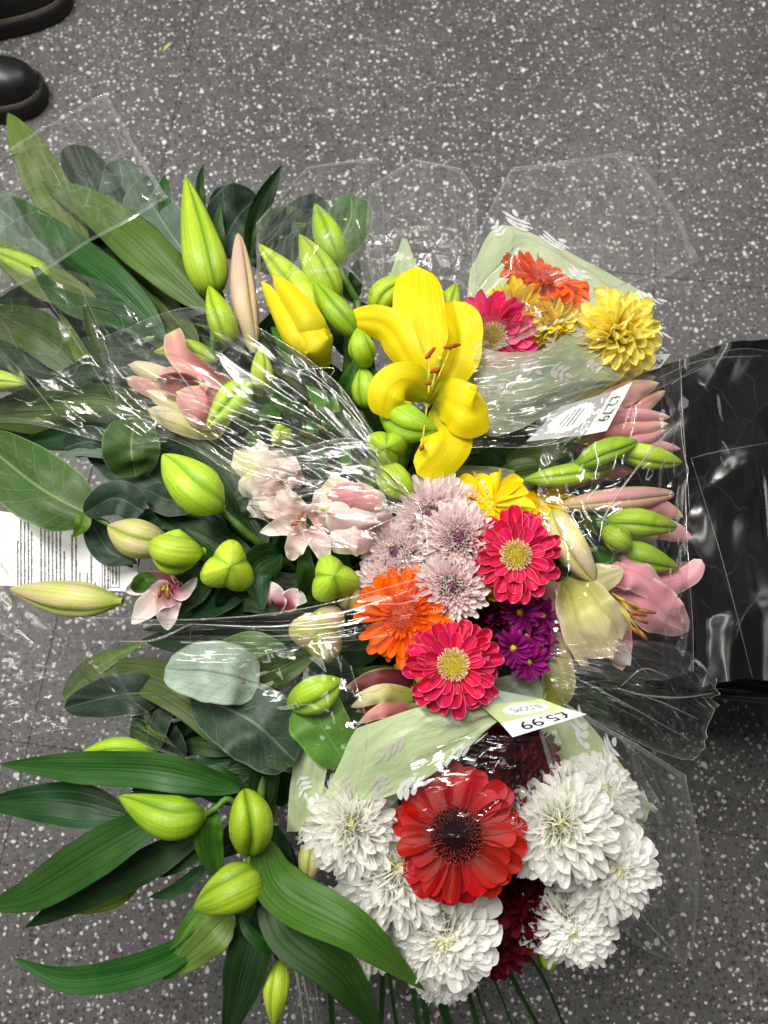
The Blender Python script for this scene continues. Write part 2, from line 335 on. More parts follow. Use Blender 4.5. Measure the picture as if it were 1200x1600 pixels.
M['film'] = mat_film('clear_cellophane', haze=.010, facets=.4, fscale=4.5, crease=.12)
M['film_veil'] = mat_film('cellophane_veil', haze=.055, facets=.4, fscale=3.0, crease=.16, rough=.09)
M['film_soft'] = mat_film('cellophane_smooth', haze=.008, facets=.14, fscale=3, crease=.07, wav=.12)
M['film_crinkle'] = mat_film('cellophane_crinkled', haze=.016, facets=.7, fscale=3.6, crease=.09, rough=.12)
M['film_thin'] = mat_film('cellophane_thin', haze=.003, facets=.2, fscale=3, crease=.04, wav=.1, refl=.6)
M['film_rim'] = mat_film('cellophane_edge', haze=.12, refl=1.6, facets=0, crease=0, wav=0)
def mat_floor():
    s = NT('terrazzo'); tc = s.n('ShaderNodeTexCoord').outputs['Object']; ob = s.n('ShaderNodeObjectInfo')
    off = s.n('ShaderNodeVectorMath', {0: tc, 1: ob.outputs['Location']}, operation='ADD').outputs[0]
    dn = s.n('ShaderNodeTexNoise', {'Vector': off, 'Scale': 75.0, 'Detail': 1.0}).outputs['Color']
    dv = s.n('ShaderNodeVectorMath', {0: dn, 1: (.5, .5, .5)}, operation='SUBTRACT').outputs[0]
    dv = s.n('ShaderNodeVectorMath', {0: dv, 3: .009}, operation='SCALE').outputs[0]
    P0 = s.n('ShaderNodeVectorMath', {0: off, 1: dv}, operation='ADD').outputs[0]
    big = s.noise(off, 2.3, 4, .55); fine = s.noise(off, 260, 3, .7)
    base = s.mix(s.ramp(s.noise(off, 3.1, 7, .68), .36, .66), (.078, .077, .077), (.116, .114, .113))
    base = s.mix(s.ramp(fine, .35, .7, 0, .6), base, (.058, .056, .054))
    def chips(scale, seed, lo, hi, thr, col, amt, metric='EUCLIDEAN'):
        nonlocal base
        mp = s.n('ShaderNodeMapping', {'Vector': P0, 'Location': (seed, seed * .7, 0), 'Rotation': (0, 0, seed), 'Scale': (1, 1, 1)}).outputs[0]
        v = s.n('ShaderNodeTexVoronoi', {'Vector': mp, 'Scale': scale, 'Randomness': 1.0}, voronoi_dimensions='2D', distance=metric)
        sp = s.n('ShaderNodeSeparateColor', {0: v.outputs['Color']})
        sel = s.ramp(sp.outputs[0], lo, hi)
        rad = s.math('MULTIPLY', s.math('ADD', s.math('MULTIPLY', sp.outputs[1], .75), .35), thr)
        edge = s.math('SUBTRACT', v.outputs['Distance'], rad)
        msk = s.math('MULTIPLY', s.ramp(edge, -.03, .03, 1, 0), sel)
        shade = s.mix(sp.outputs[2], tuple(c * .72 for c in col), col)
        base = s.mix(s.math('MULTIPLY', msk, amt), base, shade)
    chips(160, 3.1, .45, .46, .42, (.030, .029, .028), .85, 'MANHATTAN')
    chips(95, 7.7, .62, .63, .40, (.045, .043, .041), .8, 'MANHATTAN')
    chips(130, 1.3, .60, .61, .36, (.19, .175, .165), .7, 'EUCLIDEAN')
    chips(150, 5.9, .90, .91, .36, (.55, .54, .52), .7, 'EUCLIDEAN')
    chips(112, 9.2, .73, .74, .35, (.62, .61, .59), .9, 'MANHATTAN')
    chips(78, 2.6, .92, .93, .30, (.66, .65, .62), .9, 'EUCLIDEAN')
    return s.finish(base, s.math('ADD', .36, s.math('MULTIPLY', big, .15)), 0, fine, .06, .0005, spec=.35)
M['terrazzo'] = mat_floor()

# ------------------------------------------------------------------ shape builders
def blade(name, pts, wpx, mat, parent, roll=0, twist=0, cup=.12, a=.6, b=1.0, nu=8, nv=22, ripple=0, groove=.05, basew=.12, rk=3, pxz=True, bend=0):
    pts = [P(p) for p in pts] if pxz else pts
    c = spline(pts, nv); fr = frames(c); vs, fs, uv = [], [], []
    vm = a / (a + b); mx = vm ** a * (1 - vm) ** b
    s0 = S(c[len(c) // 2]); wsd = rnd.random() * 50; wv_ = .22 if name == 'leaf' else .14; ph = rnd.random() * 6; sk = rnd.uniform(-.5, .5)
    for j in range(nv + 1):
        v = j / nv; t, n, sd = fr[j]
        q = Quaternion(t, R(roll + twist * (v - .5))); n = q @ n; sd = q @ sd
        hw = max((v ** a * (1 - v) ** b) / mx if 0 < v < 1 else 0, basew * (1 - v * 3)) * wpx * s0 / 2
        hw = max(hw, wpx * s0 * .004) * (1 + .07 * noise.noise(Vector((v * 6, wsd, 0))))
        for i in range(nu + 1):
            x = -1 + 2 * i / nu
            off = sd * x * hw + n * hw * (cup * abs(x) ** 1.7 - groove * (1 if not name.startswith('leaf') else 2.2) * math.exp(-(x / .16) ** 2) + bend * x)
            off += n * hw * wv_ * noise.noise(Vector((x * 1.3 + wsd, v * 5, wsd)))
            off += n * hw * ripple * abs(x) ** 1.5 * math.sin(rk * 6.28 * v + ph + (1.7 if x > 0 else 0) + sk)
            vs.append(c[j] + off); uv.append((i / nu, v))
    for j in range(nv):
        for i in range(nu):
            k = j * (nu + 1) + i; fs.append((k, k + 1, k + nu + 2, k + nu + 1))
    return mobj(name, vs, fs, mat, parent, uv)
def tube_data(c, rad, seg=8):
    fr = frames(c); vs, fs, uv = [], [], []; n = len(c)
    for j in range(n):
        t, nn, sd = fr[j]; r = rad(j / (n - 1)) if callable(rad) else rad
        for i in range(seg):
            a = 6.2832 * i / seg; vs.append(c[j] + (nn * math.cos(a) + sd * math.sin(a)) * r); uv.append((i / seg, j / (n - 1)))
    for j in range(n - 1):
        for i in range(seg):
            k = j * seg; i2 = (i + 1) % seg; fs.append((k + i, k + i2, k + seg + i2, k + seg + i))
    fs.append(tuple(range(seg - 1, -1, -1))); fs.append(tuple(range((n - 1) * seg, n * seg)))
    return vs, fs, uv
def tube(name, pts, rpx, mat, parent, n=14, seg=8, pxz=True):
    pts = [P(p) for p in pts] if pxz else pts
    c = spline(pts, n); s0 = S(c[-1]) if pxz else 1
    rad = (lambda v: rpx[0] * s0 * (1 - v) + rpx[1] * s0 * v) if isinstance(rpx, tuple) else rpx * s0
    v, f, u = tube_data(c, rad, seg); return mobj(name, v, f, mat, parent, u)
def bud(pts, wpx, mat, parent, name='bud', lobe=.13, phase=0, pk=.42, pw=.72, basew=.2, nt=36, nv=26, tri=.10, flare=0, star=0):
    pts = [P(p) for p in pts]; c = spline(pts, nv); fr = frames(c); s0 = S(c[nv // 2])
    wpx = wpx * (1 if star else .93); bs_ = rnd.random() * 40
    k = math.log(.5) / math.log(pk); vs, fs, uv = [], [], []; ph = R(phase)
    # one steady frame so the lobes stay aligned along the axis
    asym = rnd.uniform(-.05, .05)
    for j in range(nv + 1):
        v = j / nv; t, n, sd = fr[j]
        r = math.sin(math.pi * min(1, v ** k)) ** pw if 0 < v < 1 else 0
        r = r * (1 - .22 * max(0, (v - pk) / (1 - pk)) ** 1.5 * (0 if star else 1))
        r = max(r, basew * max(0, 1 - v * 4)) * wpx * s0 / 2; r = max(r, wpx * s0 * .012)
        g0 = min(1, v * 2.4)
        for i in range(nt + 1):
            th = 6.28318 * i / nt
            d = abs(((th * 3 / 6.28318) + .5) % 1 - .5) * 2          # 0 at seam, 1 mid sepal
            rr = r * (1 - lobe * g0 * math.exp(-(d / .2) ** 2) + tri * g0 * (d - .5) - .05 * g0 * math.exp(-((1 - d) / .1) ** 2))
            if star: rr = r * (1 - g0 + g0 * (.66 + .37 * d ** 1.15) * (1 - .05 * math.exp(-((1 - d) / .08) ** 2)))
            rr *= 1 + asym * math.cos(th) + .035 * noise.noise(Vector((math.cos(th) * 1.5 + bs_, math.sin(th) * 1.5, v * 4)))
            vs.append(c[j] + (n * math.cos(th + ph) + sd * math.sin(th + ph)) * rr); uv.append((i / nt, v))
    for j in range(nv):
        for i in range(nt):
            q = j * (nt + 1) + i; fs.append((q, q + 1, q + nt + 2, q + nt + 1))
    return mobj(name, vs, fs, mat, parent, uv)

# unit petals: length 1 along +Y, width 1 along X, normal +Z
def unit_petal(name, mat, a=.45, b=.35, arch=.25, cup=.25, tipcut=0, nu=4, nv=8, basew=.3, curl=0, twist=0, vc=.7, vb=.55):
    vs, fs, uv = [], [], []
    for j in range(nv + 1):
        v = math.sin(math.pi / 2 * j / nv) ** .85
        hw = .5 * (basew + (1 - basew) * math.sin(math.pi / 2 * min(1, v / vb)))
        if v > vc: hw *= max(0, 1 - ((v - vc) / (1 - vc)) ** 2.2) ** .5
        hw = max(hw, .02)
        for i in range(nu + 1):
            x = -1 + 2 * i / nu
            z = arch * v * v + curl * v ** 4 + cup * hw * (abs(x) ** 1.6) - .02 * math.exp(-(x / .25) ** 2) + twist * x * hw * v
            vs.append((x * hw, v * (1 - .12 * abs(arch)), z)); uv.append((i / nu, v))
    for j in range(nv):
        for i in range(nu):
            k = j * (nu + 1) + i; fs.append((k, k + 1, k + nu + 2, k + nu + 1))
    me = bpy.data.meshes.new(name); me.from_pydata(vs, [], fs); me.materials.append(mat)
    ul = me.uv_layers.new(name="UVMap"); buf = []
    for l in me.loops: buf.extend(uv[l.vertex_index])
    ul.data.foreach_set("uv", buf); me.polygons.foreach_set("use_smooth", [True] * len(me.polygons)); me.update()
    return me
PC = {}
def petals(kind, mat, **kw):
    key = (kind, mat)
    if key not in PC:
        base = dict(a=.45, b=.35, arch=.2, cup=.25); base.update(kw); L = []
        for q in range(5):
            d = dict(base); d['arch'] += rnd.uniform(-.09, .09); d['cup'] += rnd.uniform(-.12, .15); d['twist'] = rnd.uniform(-.35, .35)
            d['curl'] = d.get('curl', 0) + rnd.uniform(-.08, .08); L.append(unit_petal('petal', M[mat], **d))
        PC[key] = L
    return PC[key]
def put(me, parent, Mw, name='petal'):
    o = bpy.data.objects.new(name, me); COL.objects.link(o); o.parent = parent
    o.matrix_basis = Matrix.Translation(-WP[parent]) @ Mw; return o
def head_matrix(p, tx, ty, spin=0):
    n = ((CAMP - p).normalized() + RT * tx + UP * ty).normalized()
    x = RT - n * RT.dot(n); x.normalize(); y = n.cross(x)
    m = Matrix((( x.x, y.x, n.x, p.x), (x.y, y.y, n.y, p.y), (x.z, y.z, n.z, p.z), (0, 0, 0, 1)))
    return m @ Matrix.Rotation(spin, 4, 'Z')
def sc(x, y, z): return Matrix.Diagonal((x, y, z, 1))
def ring(root, H, Rr, kind_meshes, n, r0, L, W, elev, jit=6, lj=.08, hz=0, skip=None, az0=0, droop=None):
    for i in range(n):
        az = 360 * i / n + az0 + rnd.uniform(-jit, jit)
        if skip and any(lo <= az % 360 <= hi for lo, hi in skip): continue
        if n > 12 and rnd.random() < .03: continue
        l = L * (1 + rnd.uniform(-lj, lj)) * (.86 if rnd.random() < .08 else 1); e = elev + rnd.uniform(-jit, jit)
        if droop: e += droop(az)
        m = H @ Matrix.Rotation(R(az), 4, 'Z') @ Matrix.Translation((0, r0 * Rr, hz * Rr + rnd.uniform(0, .012) * Rr)) @ Matrix.Rotation(R(e), 4, 'X') @ Matrix.Rotation(R(rnd.uniform(-14, 14)), 4, 'Y') @ sc(W * Rr * rnd.uniform(.88, 1.12), l * Rr, l * Rr)
        put(rnd.choice(kind_meshes), root, m)
def dome_disc(root, H, r, h, mat, name='disc', seg=24, rings=6):
    vs, fs = [], []
    for j in range(rings + 1):
        q = j / rings
        for i in range(seg):
            a = 6.2832 * i / seg; vs.append(H @ Vector((math.cos(a) * r * q, math.sin(a) * r * q, h * (1 - q * q) + rnd.uniform(-.02, .02) * r)))
    for j in range(rings):
        for i in range(seg):
            i2 = (i + 1) % seg; k = j * seg; fs.append((k + i, k + seg + i, k + seg + i2, k + i2))
    return mobj(name, vs, fs, mat, root)
def florets(root, H, r1, r2, n, size, mats, hz, lean=25, name='florets', tall=2.4):
    vs, fs, mi = [], [], []
    for k in range(n):
        q = (k + .5) / n; rr = math.sqrt(r1 * r1 + (r2 * r2 - r1 * r1) * q); a = k * 2.39996 + rnd.uniform(-.1, .1)
        e = lean * (rr - r1) / max(1e-6, r2 - r1) + rnd.uniform(-10, 10)
        d = Vector((math.cos(a) * math.sin(R(e)), math.sin(a) * math.sin(R(e)), math.cos(R(e))))
        sx = Vector((-math.sin(a), math.cos(a), 0)); sy = d.cross(sx); s = size * rnd.uniform(.75, 1.25); b = Vector((math.cos(a) * rr, math.sin(a) * rr, hz * (1 - .5 * q)))
        k0 = len(vs)
        for (h, w) in ((0, .4), (tall * .6, .5), (tall, .28)):
            for (u, v) in ((1, 0), (0, 1), (-1, 0), (0, -1)): vs.append(H @ (b + d * s * h + (sx * u + sy * v) * s * w))
        for lv in range(2):
            for i in range(4): fs.append((k0 + lv * 4 + i, k0 + lv * 4 + (i + 1) % 4, k0 + lv * 4 + 4 + (i + 1) % 4, k0 + lv * 4 + 4 + i)); mi.append(lv if len(mats) > 1 else 0)
        fs.append((k0 + 8, k0 + 9, k0 + 10, k0 + 11)); mi.append(len(mats) - 1)
    o = mobj(name, vs, fs, mats, root, matidx=mi); o['kind'] = 'stuff'; return o
GATHER = PZ(560, 900, .10)
def drop_stem(root, p, H, rad=.0028, to=None, mat='stem_dark'):
    to = to or GATHER + Vector((rnd.uniform(-.05, .05), rnd.uniform(-.05, .05), 0))
    n = H.to_3x3() @ Vector((0, 0, 1))
    a = p - n * .012; b = p - n * .07; mid = b.lerp(to, .5) + Vector((0, 0, .02))
    v, f, u = tube_data(spline([a, b, mid, to], 16), rad, 8); mobj('stem', v, f, M[mat], root, u)
def calyx(root, H, Rr, n=18, sc_=.45):
    ms = petals('calyx', 'calyx', a=.35, b=.7, arch=.25, cup=.3)
    for k in range(2): ring(root, H @ Matrix.Translation((0, 0, -.10 * Rr)), Rr, ms, n, .02, sc_, .14, -12 - 14 * k, 6)

def gerbera(px, py, dz, d, label, style, tx=0, ty=0, spin=0, group='gerbera daisies among the bouquets', droop=None, full=1.0):
    spin = rnd.random() * 6; b0, b1 = rnd.uniform(0, 360), rnd.uniform(8, 18); droop = lambda az: -b1 * max(0, math.cos(R(az - b0))) + 6 * math.cos(R(2 * az + b0))
    p = P((px, py, dz)); root = thing('gerbera', label, 'gerbera', p, group); Rr = d / 2 * S(p); H = head_matrix(p, tx, ty, spin)
    if style in ('pink', 'hot'):
        ms = petals('gpink', 'p_pink' if style == 'pink' else 'p_hot', a=.55, b=.30, arch=.12, cup=.35)
        ring(root, H, Rr, ms, 21, .20, .80, .30, -2, 5, .07, 0, droop=droop)
        ring(root, H, Rr, ms, 18, .22, .64, .29, 6, 5, .08, .05, az0=8, droop=droop)
        ring(root, H, Rr, ms, 13, .22, .44, .25, 14, 6, .14, .09, az0=3, droop=droop)
        dome_disc(root, H @ Matrix.Translation((0, 0, .16 * Rr)), .27 * Rr, .05 * Rr, M['d_olive'])
        florets(root, H @ Matrix.Translation((0, 0, .17 * Rr)), .18 * Rr, .29 * Rr, 260, .019 * Rr, [M['d_cream'], M['d_cream']], .05 * Rr, 62, tall=3.2)
        florets(root, H @ Matrix.Translation((0, 0, .20 * Rr)), .0, .17 * Rr, 130, .015 * Rr, [M['d_olive'], M['d_olive']], .03 * Rr, 15, 'disc_florets', 1.2)
    elif style == 'orange':
        ms = petals('gorange', 'p_orange', arch=.03, cup=.2, vc=.75)
        ring(root, H, Rr, ms, 27, .16, .86, .22, 0, 4, .06, 0, droop=droop)
        ring(root, H, Rr, ms, 22, .18, .70, .19, 7, 5, .08, .04, az0=5, droop=droop)
        ring(root, H, Rr, ms, 30, .20, .30, .07, 26, 6, .12, .08, droop=droop)
        dome_disc(root, H @ Matrix.Translation((0, 0, .12 * Rr)), .26 * Rr, .05 * Rr, M['d_orange'])
        florets(root, H @ Matrix.Translation((0, 0, .13 * Rr)), 0, .34 * Rr, 300, .02 * Rr, [M['d_orange'], M['d_orange']], .05 * Rr, 55, tall=3)
    elif style == 'red':
        ms = petals('gred', 'p_red', arch=.04, cup=.18, vc=.78)
        ring(root, H, Rr, ms, 25, .26, .74, .31, -2, 4, .06, 0, droop=droop)
        ring(root, H, Rr, ms, 22, .28, .58, .30, 5, 5, .10, .05, az0=6, droop=droop)
        dome_disc(root, H @ Matrix.Translation((0, 0, .12 * Rr)), .37 * Rr, .03 * Rr, M['d_dark'])
        florets(root, H @ Matrix.Translation((0, 0, .12 * Rr)), .19 * Rr, .40 * Rr, 460, .014 * Rr, [M['d_red'], M['d_redtip']], .05 * Rr, 60, tall=3.0)
        florets(root, H @ Matrix.Translation((0, 0, .15 * Rr)), .0, .20 * Rr, 200, .013 * Rr, [M['d_dark'], M['d_dark']], .01 * Rr, 15, 'disc_florets', 1.8)
    calyx(root, H, Rr, 16, .42); drop_stem(root, p, H, .003)
    return root
def chrys(px, py, dz, d, label, outer, inner, n=130, tx=0, ty=0, width=.2, cat='chrysanthemum', group=None, hi=84, lo=-24, arch=.35, name='chrysanthemum', heart=.25, disc=None, spin=0, tight=1.0, drop=True, pom=False):
    p = P((px, py, dz)); root = thing(name, label, cat, p, group); Rr = d / 2 * S(p); H = head_matrix(p, tx, ty, spin)
    ms = petals('ch' + outer + str(arch), outer, a=.5, b=.32, arch=arch, cup=.5); mi = petals('chi' + inner + str(arch), inner, a=.5, b=.4, arch=arch + .15, cup=.6)
    for i in range(n):
        t = (i + .5) / n; az = i * 137.508 + rnd.uniform(-6, 6)
        e = hi + (lo - hi) * t ** .75 + rnd.uniform(-7, 7); L = (.34 + .62 * t ** .7) * rnd.uniform(.9, 1.08)
        if pom:
            L = (.20 + .26 * t) * rnd.uniform(.9, 1.1); e = 78 - 78 * t ** 1.1 + rnd.uniform(-7, 7)
            m = H @ Matrix.Rotation(R(az), 4, 'Z') @ Matrix.Translation((0, .05 * Rr + .56 * Rr * t ** .62, .30 * Rr * (1 - t * t))) @ Matrix.Rotation(R(e), 4, 'X') @ Matrix.Rotation(R(rnd.uniform(-15, 15)), 4, 'Y') @ sc(.125 * Rr * (.65 + .5 * t), L * Rr, L * Rr)
            put(rnd.choice(mi if t < heart else ms), root, m); continue
        m = H @ Matrix.Rotation(R(az), 4, 'Z') @ Matrix.Translation((0, .04 * Rr + .10 * Rr * t, .22 * Rr * (1 - t))) @ Matrix.Rotation(R(e), 4, 'X') @ Matrix.Rotation(R(rnd.uniform(-25, 25)), 4, 'Y') @ sc(width * Rr * (.6 + .5 * t) * rnd.uniform(.85, 1.15), L * Rr, L * Rr)
        put(rnd.choice(mi if t < heart else ms), root, m)
    if disc: florets(root, H @ Matrix.Translation((0, 0, .18 * Rr)), 0, .13 * Rr, 60, .02 * Rr, [M[disc], M[disc]], .03 * Rr, 30, 'disc', 2)
    calyx(root, H, Rr, 12, .4)
    if drop: drop_stem(root, p, H, .0025)
    return root
def daisy(px, py, dz, d, label, outer, n=16, tx=0, ty=0, disc='d_yellow', group=None, name='daisy', cat='daisy', w=.26, rows=2, elev=6, dr=.17, skip=None):
    p = P((px, py, dz)); root = thing(name, label, cat, p, group); Rr = d / 2 * S(p); H = head_matrix(p, tx, ty, rnd.random() * 6)
    ms = petals('da' + outer, outer, a=.55, b=.33, arch=-.05, cup=.35)
    for k in range(rows): ring(root, H, Rr, ms, n, .08, .92 - .14 * k, w, elev + 10 * k, 7, .1, .03 * k, az0=k * 11, skip=skip)
    dome_disc(root, H @ Matrix.Translation((0, 0, .04 * Rr)), dr * Rr, .10 * Rr, M[disc]); florets(root, H @ Matrix.Translation((0, 0, .06 * Rr)), 0, dr * Rr, 60, .022 * Rr, [M[disc], M[disc]], .08 * Rr, 20, 'disc_florets', 1.5)
    calyx(root, H, Rr, 10, .4); drop_stem(root, p, H, .002)
    return root

def patch_fn(rows, lin_=False):
    """rows: lists of (px,py,dz); returns S(u,v) with linear extrapolation beyond the border"""
    G = [[P(p) for p in r] for r in rows]
    def cr(q, t):
        k = len(q) - 1
        if k == 1: return q[0].lerp(q[1], t)
        if lin_ and 0 <= t <= 1:
            x = t * k; s_ = min(int(x), k - 1); x -= s_; x = x * .6 + .4 * x * x * (3 - 2 * x); return q[s_].lerp(q[s_ + 1], x)
        if t < 0: return q[0] + (q[1] - q[0]) * (t * k)
        if t > 1: return q[-1] + (q[-1] - q[-2]) * ((t - 1) * k)
        e = [q[0] * 2 - q[1]] + list(q) + [q[-1] * 2 - q[-2]]; x = t * k; s = min(int(x), k - 1); x -= s
        a, b, c, d = e[s:s + 4]
        return 0.5 * ((2 * b) + (c - a) * x + (2 * a - 5 * b + 4 * c - d) * x * x + (3 * b - a - 3 * c + d) * x ** 3)
    def F_(u, v): return cr([cr(r, u) for r in G], v)
    def N_(u, v):
        e = .01; n = (F_(u + e, v) - F_(u - e, v)).cross(F_(u, v + e) - F_(u, v - e)); n.normalize()
        if n.dot(CAMP - F_(u, v)) < 0: n = -n
        return n
    return F_, N_
def sheet(name, rows, mat, parent=None, nu=60, nv=60, folds=0, amp=.3, seed=0, ang=None, noise_amp=.15, rim=None, rimr=.4, fw=(.02, .08), curl=0, creases=(), straight=False):
    F_, N_ = patch_fn(rows, straight); r = random.Random(seed); FL = []
    for k in range(folds):
        a = r.uniform(0, math.pi) if ang is None else R(ang) + r.gauss(0, .35)
        FL.append((r.random(), r.random(), math.cos(a), math.sin(a), r.uniform(.3, 1) * amp / 100 * r.choice((-1, 1)), r.uniform(*fw), r.uniform(.15, .6)))
    def disp(u, v):
        d = 0
        for (cx, cy, ca, sa, am, wd, ln) in FL:
            x, y = u - cx, v - cy; dl = abs(-x * sa + y * ca); al = abs(x * ca + y * sa)
            if dl < wd and al < ln: d += am * (1 - dl / wd) * (1 - (al / ln) ** 2)
        d += noise_amp / 100 * noise.noise(Vector((u * 4 + seed, v * 4, seed * 1.7))) * 2
        return d
    vs, fs, uv = [], [], []
    for j in range(nv + 1):
        for i in range(nu + 1):
            u, v = i / nu, j / nv
            vs.append(F_(u, v) + N_(u, v) * disp(u, v)); uv.append((u, v))
    for j in range(nv):
        for i in range(nu):
            k = j * (nu + 1) + i; fs.append((k, k + 1, k + nu + 2, k + nu + 1))
    mats = [mat]; mi = [0] * len(fs)
    if rim:
        mats.append(M['film_rim']); W_ = nu + 1
        B = {'t': [i for i in range(W_)], 'b': [nv * W_ + i for i in range(W_)], 'l': [j * W_ for j in range(nv + 1)], 'r': [j * W_ + nu for j in range(nv + 1)]}
        for ch in rim:
            v2, f2, u2 = tube_data([vs[i] for i in B[ch]], rimr / 1000, 5); k0 = len(vs)
            vs += v2; uv += u2; fs += [tuple(k0 + i for i in f) for f in f2]; mi += [1] * len(f2)
    if creases:
        if len(mats) == 1: mats.append(M['film_rim'])
        for (pl, rr) in creases:
            v2, f2, u2 = tube_data(spline([P(p) for p in pl], 24), lambda t, rr=rr: rr / 1000 * (.15 + .85 * math.sin(math.pi * min(max(t, .01), .99)) ** .6), 5); k0 = len(vs)
            vs += v2; uv += u2; fs += [tuple(k0 + i for i in f) for f in f2]; mi += [1] * len(f2)
    o = mobj(name, vs, fs, mats, parent, uv, matidx=mi)
    return o, (lambda u, v: F_(u, v) + N_(min(max(u, 0), 1), min(max(v, 0), 1)) * disp(min(max(u, 0), 1), min(max(v, 0), 1))), N_
def sprig(parent, F_, N_, u, v, ang, size, mat, n=5, asp=1.0, off=.0006):
    """a printed leaf sprig laid on the sleeve; size in u units, asp = u-length / v-length of the sleeve"""
    vs, fs = [], []; rr = random.Random(int(u * 991 + v * 313 + n)); asp = (F_(1, .5) - F_(0, .5)).length / (F_(.5, 1) - F_(.5, 0)).length; n = 4
    def add(cx, cy, a, L, W):
        k = len(vs); pts = []
        for q in range(10):
            t = 6.2832 * q / 10; x = math.cos(t) * L / 2 + L / 2; y = math.sin(t) * W / 2 * (1 - .35 * math.cos(t)); pts.append((cx + x * math.cos(a) - y * math.sin(a), cy + x * math.sin(a) + y * math.cos(a)))
        for (x, y) in pts:
            uu, vv = u + x, v + y * asp; vs.append(F_(uu, vv) + N_(min(max(uu, 0), 1), min(max(vv, 0), 1)) * off)
        fs.append(tuple(range(k, k + 10)))
    a = R(ang)
    for i in range(n):
        t = i / max(1, n - 1) * size * .8; cx, cy = math.cos(a) * t, math.sin(a) * t
        if i < n - 1:
            for sg in (-1, 1): add(cx, cy, a + sg * rr.uniform(.75, 1.15), size * .46 * rr.uniform(.8, 1.15), size * .19)
        else: add(cx, cy, a, size * .45, size * .17)
    add(0, 0, a, size * .85, size * .022)
    return mobj('printed_sprig', vs, fs, mat, parent, smooth=False)
def quad_print(corners):
    """corners BL, BR, TR, TL as 3-D points in reading order"""
    a, b, c, d = corners; n = (b - a).cross(d - a).normalized()
    if n.dot(CAMP - a) < 0: n = -n
    return (lambda x, y, o=.0: (a * (1 - x) + b * x) * (1 - y) + (d * (1 - x) + c * x) * y + n * o)
def card_piece(name, Q, x0, y0, x1, y1, mat, parent, o=0, n=6, bow=0):
    vs, fs = [], []
    for lay in (0, 1):
        for j in range(n + 1):
            for i in range(n + 1): vs.append(Q(x0 + (x1 - x0) * i / n, y0 + (y1 - y0) * j / n, o - lay * .0004))
    m = (n + 1) ** 2
    for j in range(n):
        for i in range(n):
            k = j * (n + 1) + i; fs.append((k, k + 1, k + n + 2, k + n + 1)); fs.append((m + k, m + k + n + 1, m + k + n + 2, m + k + 1))
    for i in range(n):
        for (p, q) in ((i, i + 1), (n * (n + 1) + i + 1, n * (n + 1) + i), ((i + 1) * (n + 1), i * (n + 1)), (i * (n + 1) + n, (i + 1) * (n + 1) + n)): fs.append((p, q, m + q, m + p))
    return mobj(name, vs, fs, mat, parent, smooth=False)
def text_on(name, txt, Q, x0, y0, x1, y1, mat, parent, o=.0004, bold=0):
    cu = bpy.data.curves.new('t', 'FONT'); cu.body = txt; cu.offset = bold; cu.resolution_u = 4
    ob = bpy.data.objects.new('t', cu); COL.objects.link(ob); bpy.context.view_layer.update()
    me = bpy.data.meshes.new_from_object(ob.evaluated_get(bpy.context.evaluated_depsgraph_get()))
    co = [v.co.copy() for v in me.vertices]; fs = [tuple(p.vertices) for p in me.polygons]
    mnx, mxx = min(c.x for c in co), max(c.x for c in co); mny, mxy = min(c.y for c in co), max(c.y for c in co)
    vs = [Q(x0 + (x1 - x0) * (c.x - mnx) / (mxx - mnx), y0 + (y1 - y0) * (c.y - mny) / (mxy - mny), o) for c in co]
    bpy.data.objects.remove(ob); bpy.data.curves.remove(cu); bpy.data.meshes.remove(me)
    return mobj(name, vs, fs, mat, parent, smooth=False)

#@@SCENE
# ================================================================== FLOOR
def build_floor():
    slab_v = [(-4, -3, -.03), (4, -3, -.03), (4, 6, -.03), (-4, 6, -.03), (-4, -3, -.0025), (4, -3, -.0025), (4, 6, -.0025), (-4, 6, -.0025)]
    fl = mobj('floor', slab_v, [(3, 2, 1, 0), (4, 5, 6, 7), (0, 1, 5, 4), (1, 2, 6, 5), (2, 3, 7, 6), (3, 0, 4, 7)], M['joint'], None, smooth=False)
    fl['kind'] = 'structure'; fl['label'] = 'dark grey terrazzo floor tiles with white chips'
    o0 = PZ(992, 1285, 0); a = R(-7); ex = Vector((math.cos(a), math.sin(a), 0)); ey = Vector((-math.sin(a), math.cos(a), 0)); T = .9; g = .0003; b = .0006
    me = bpy.data.meshes.new('tile'); h = T / 2 - g
    vs = [(-h, -h, -.0024), (h, -h, -.0024), (h, h, -.0024), (-h, h, -.0024)] + [(x * (h - q), y * (h - q), z) for q, z in ((0, -b), (b, 0)) for x, y in ((-1, -1), (1, -1), (1, 1), (-1, 1))]
    fs = [(8, 9, 10, 11)]
    for k in (0, 4):
        for i in range(4): fs.append((k + i, k + (i + 1) % 4, k + 4 + (i + 1) % 4, k + 4 + i))
    me.from_pydata(vs, [], fs); me.materials.append(M['terrazzo']); me.update()
    for i in range(-3, 2):
        for j in range(-1, 4):
            c = o0 + ex * (T * (i + .5)) + ey * (T * (j + .5))
            if abs(c.x) > 1.7 or c.y > 2.6 or c.y < -1.6: continue
            o = bpy.data.objects.new('tile', me); COL.objects.link(o); o.parent = fl; o.location = c - WP[fl]; o.rotation_euler = (0, 0, a)
build_floor()

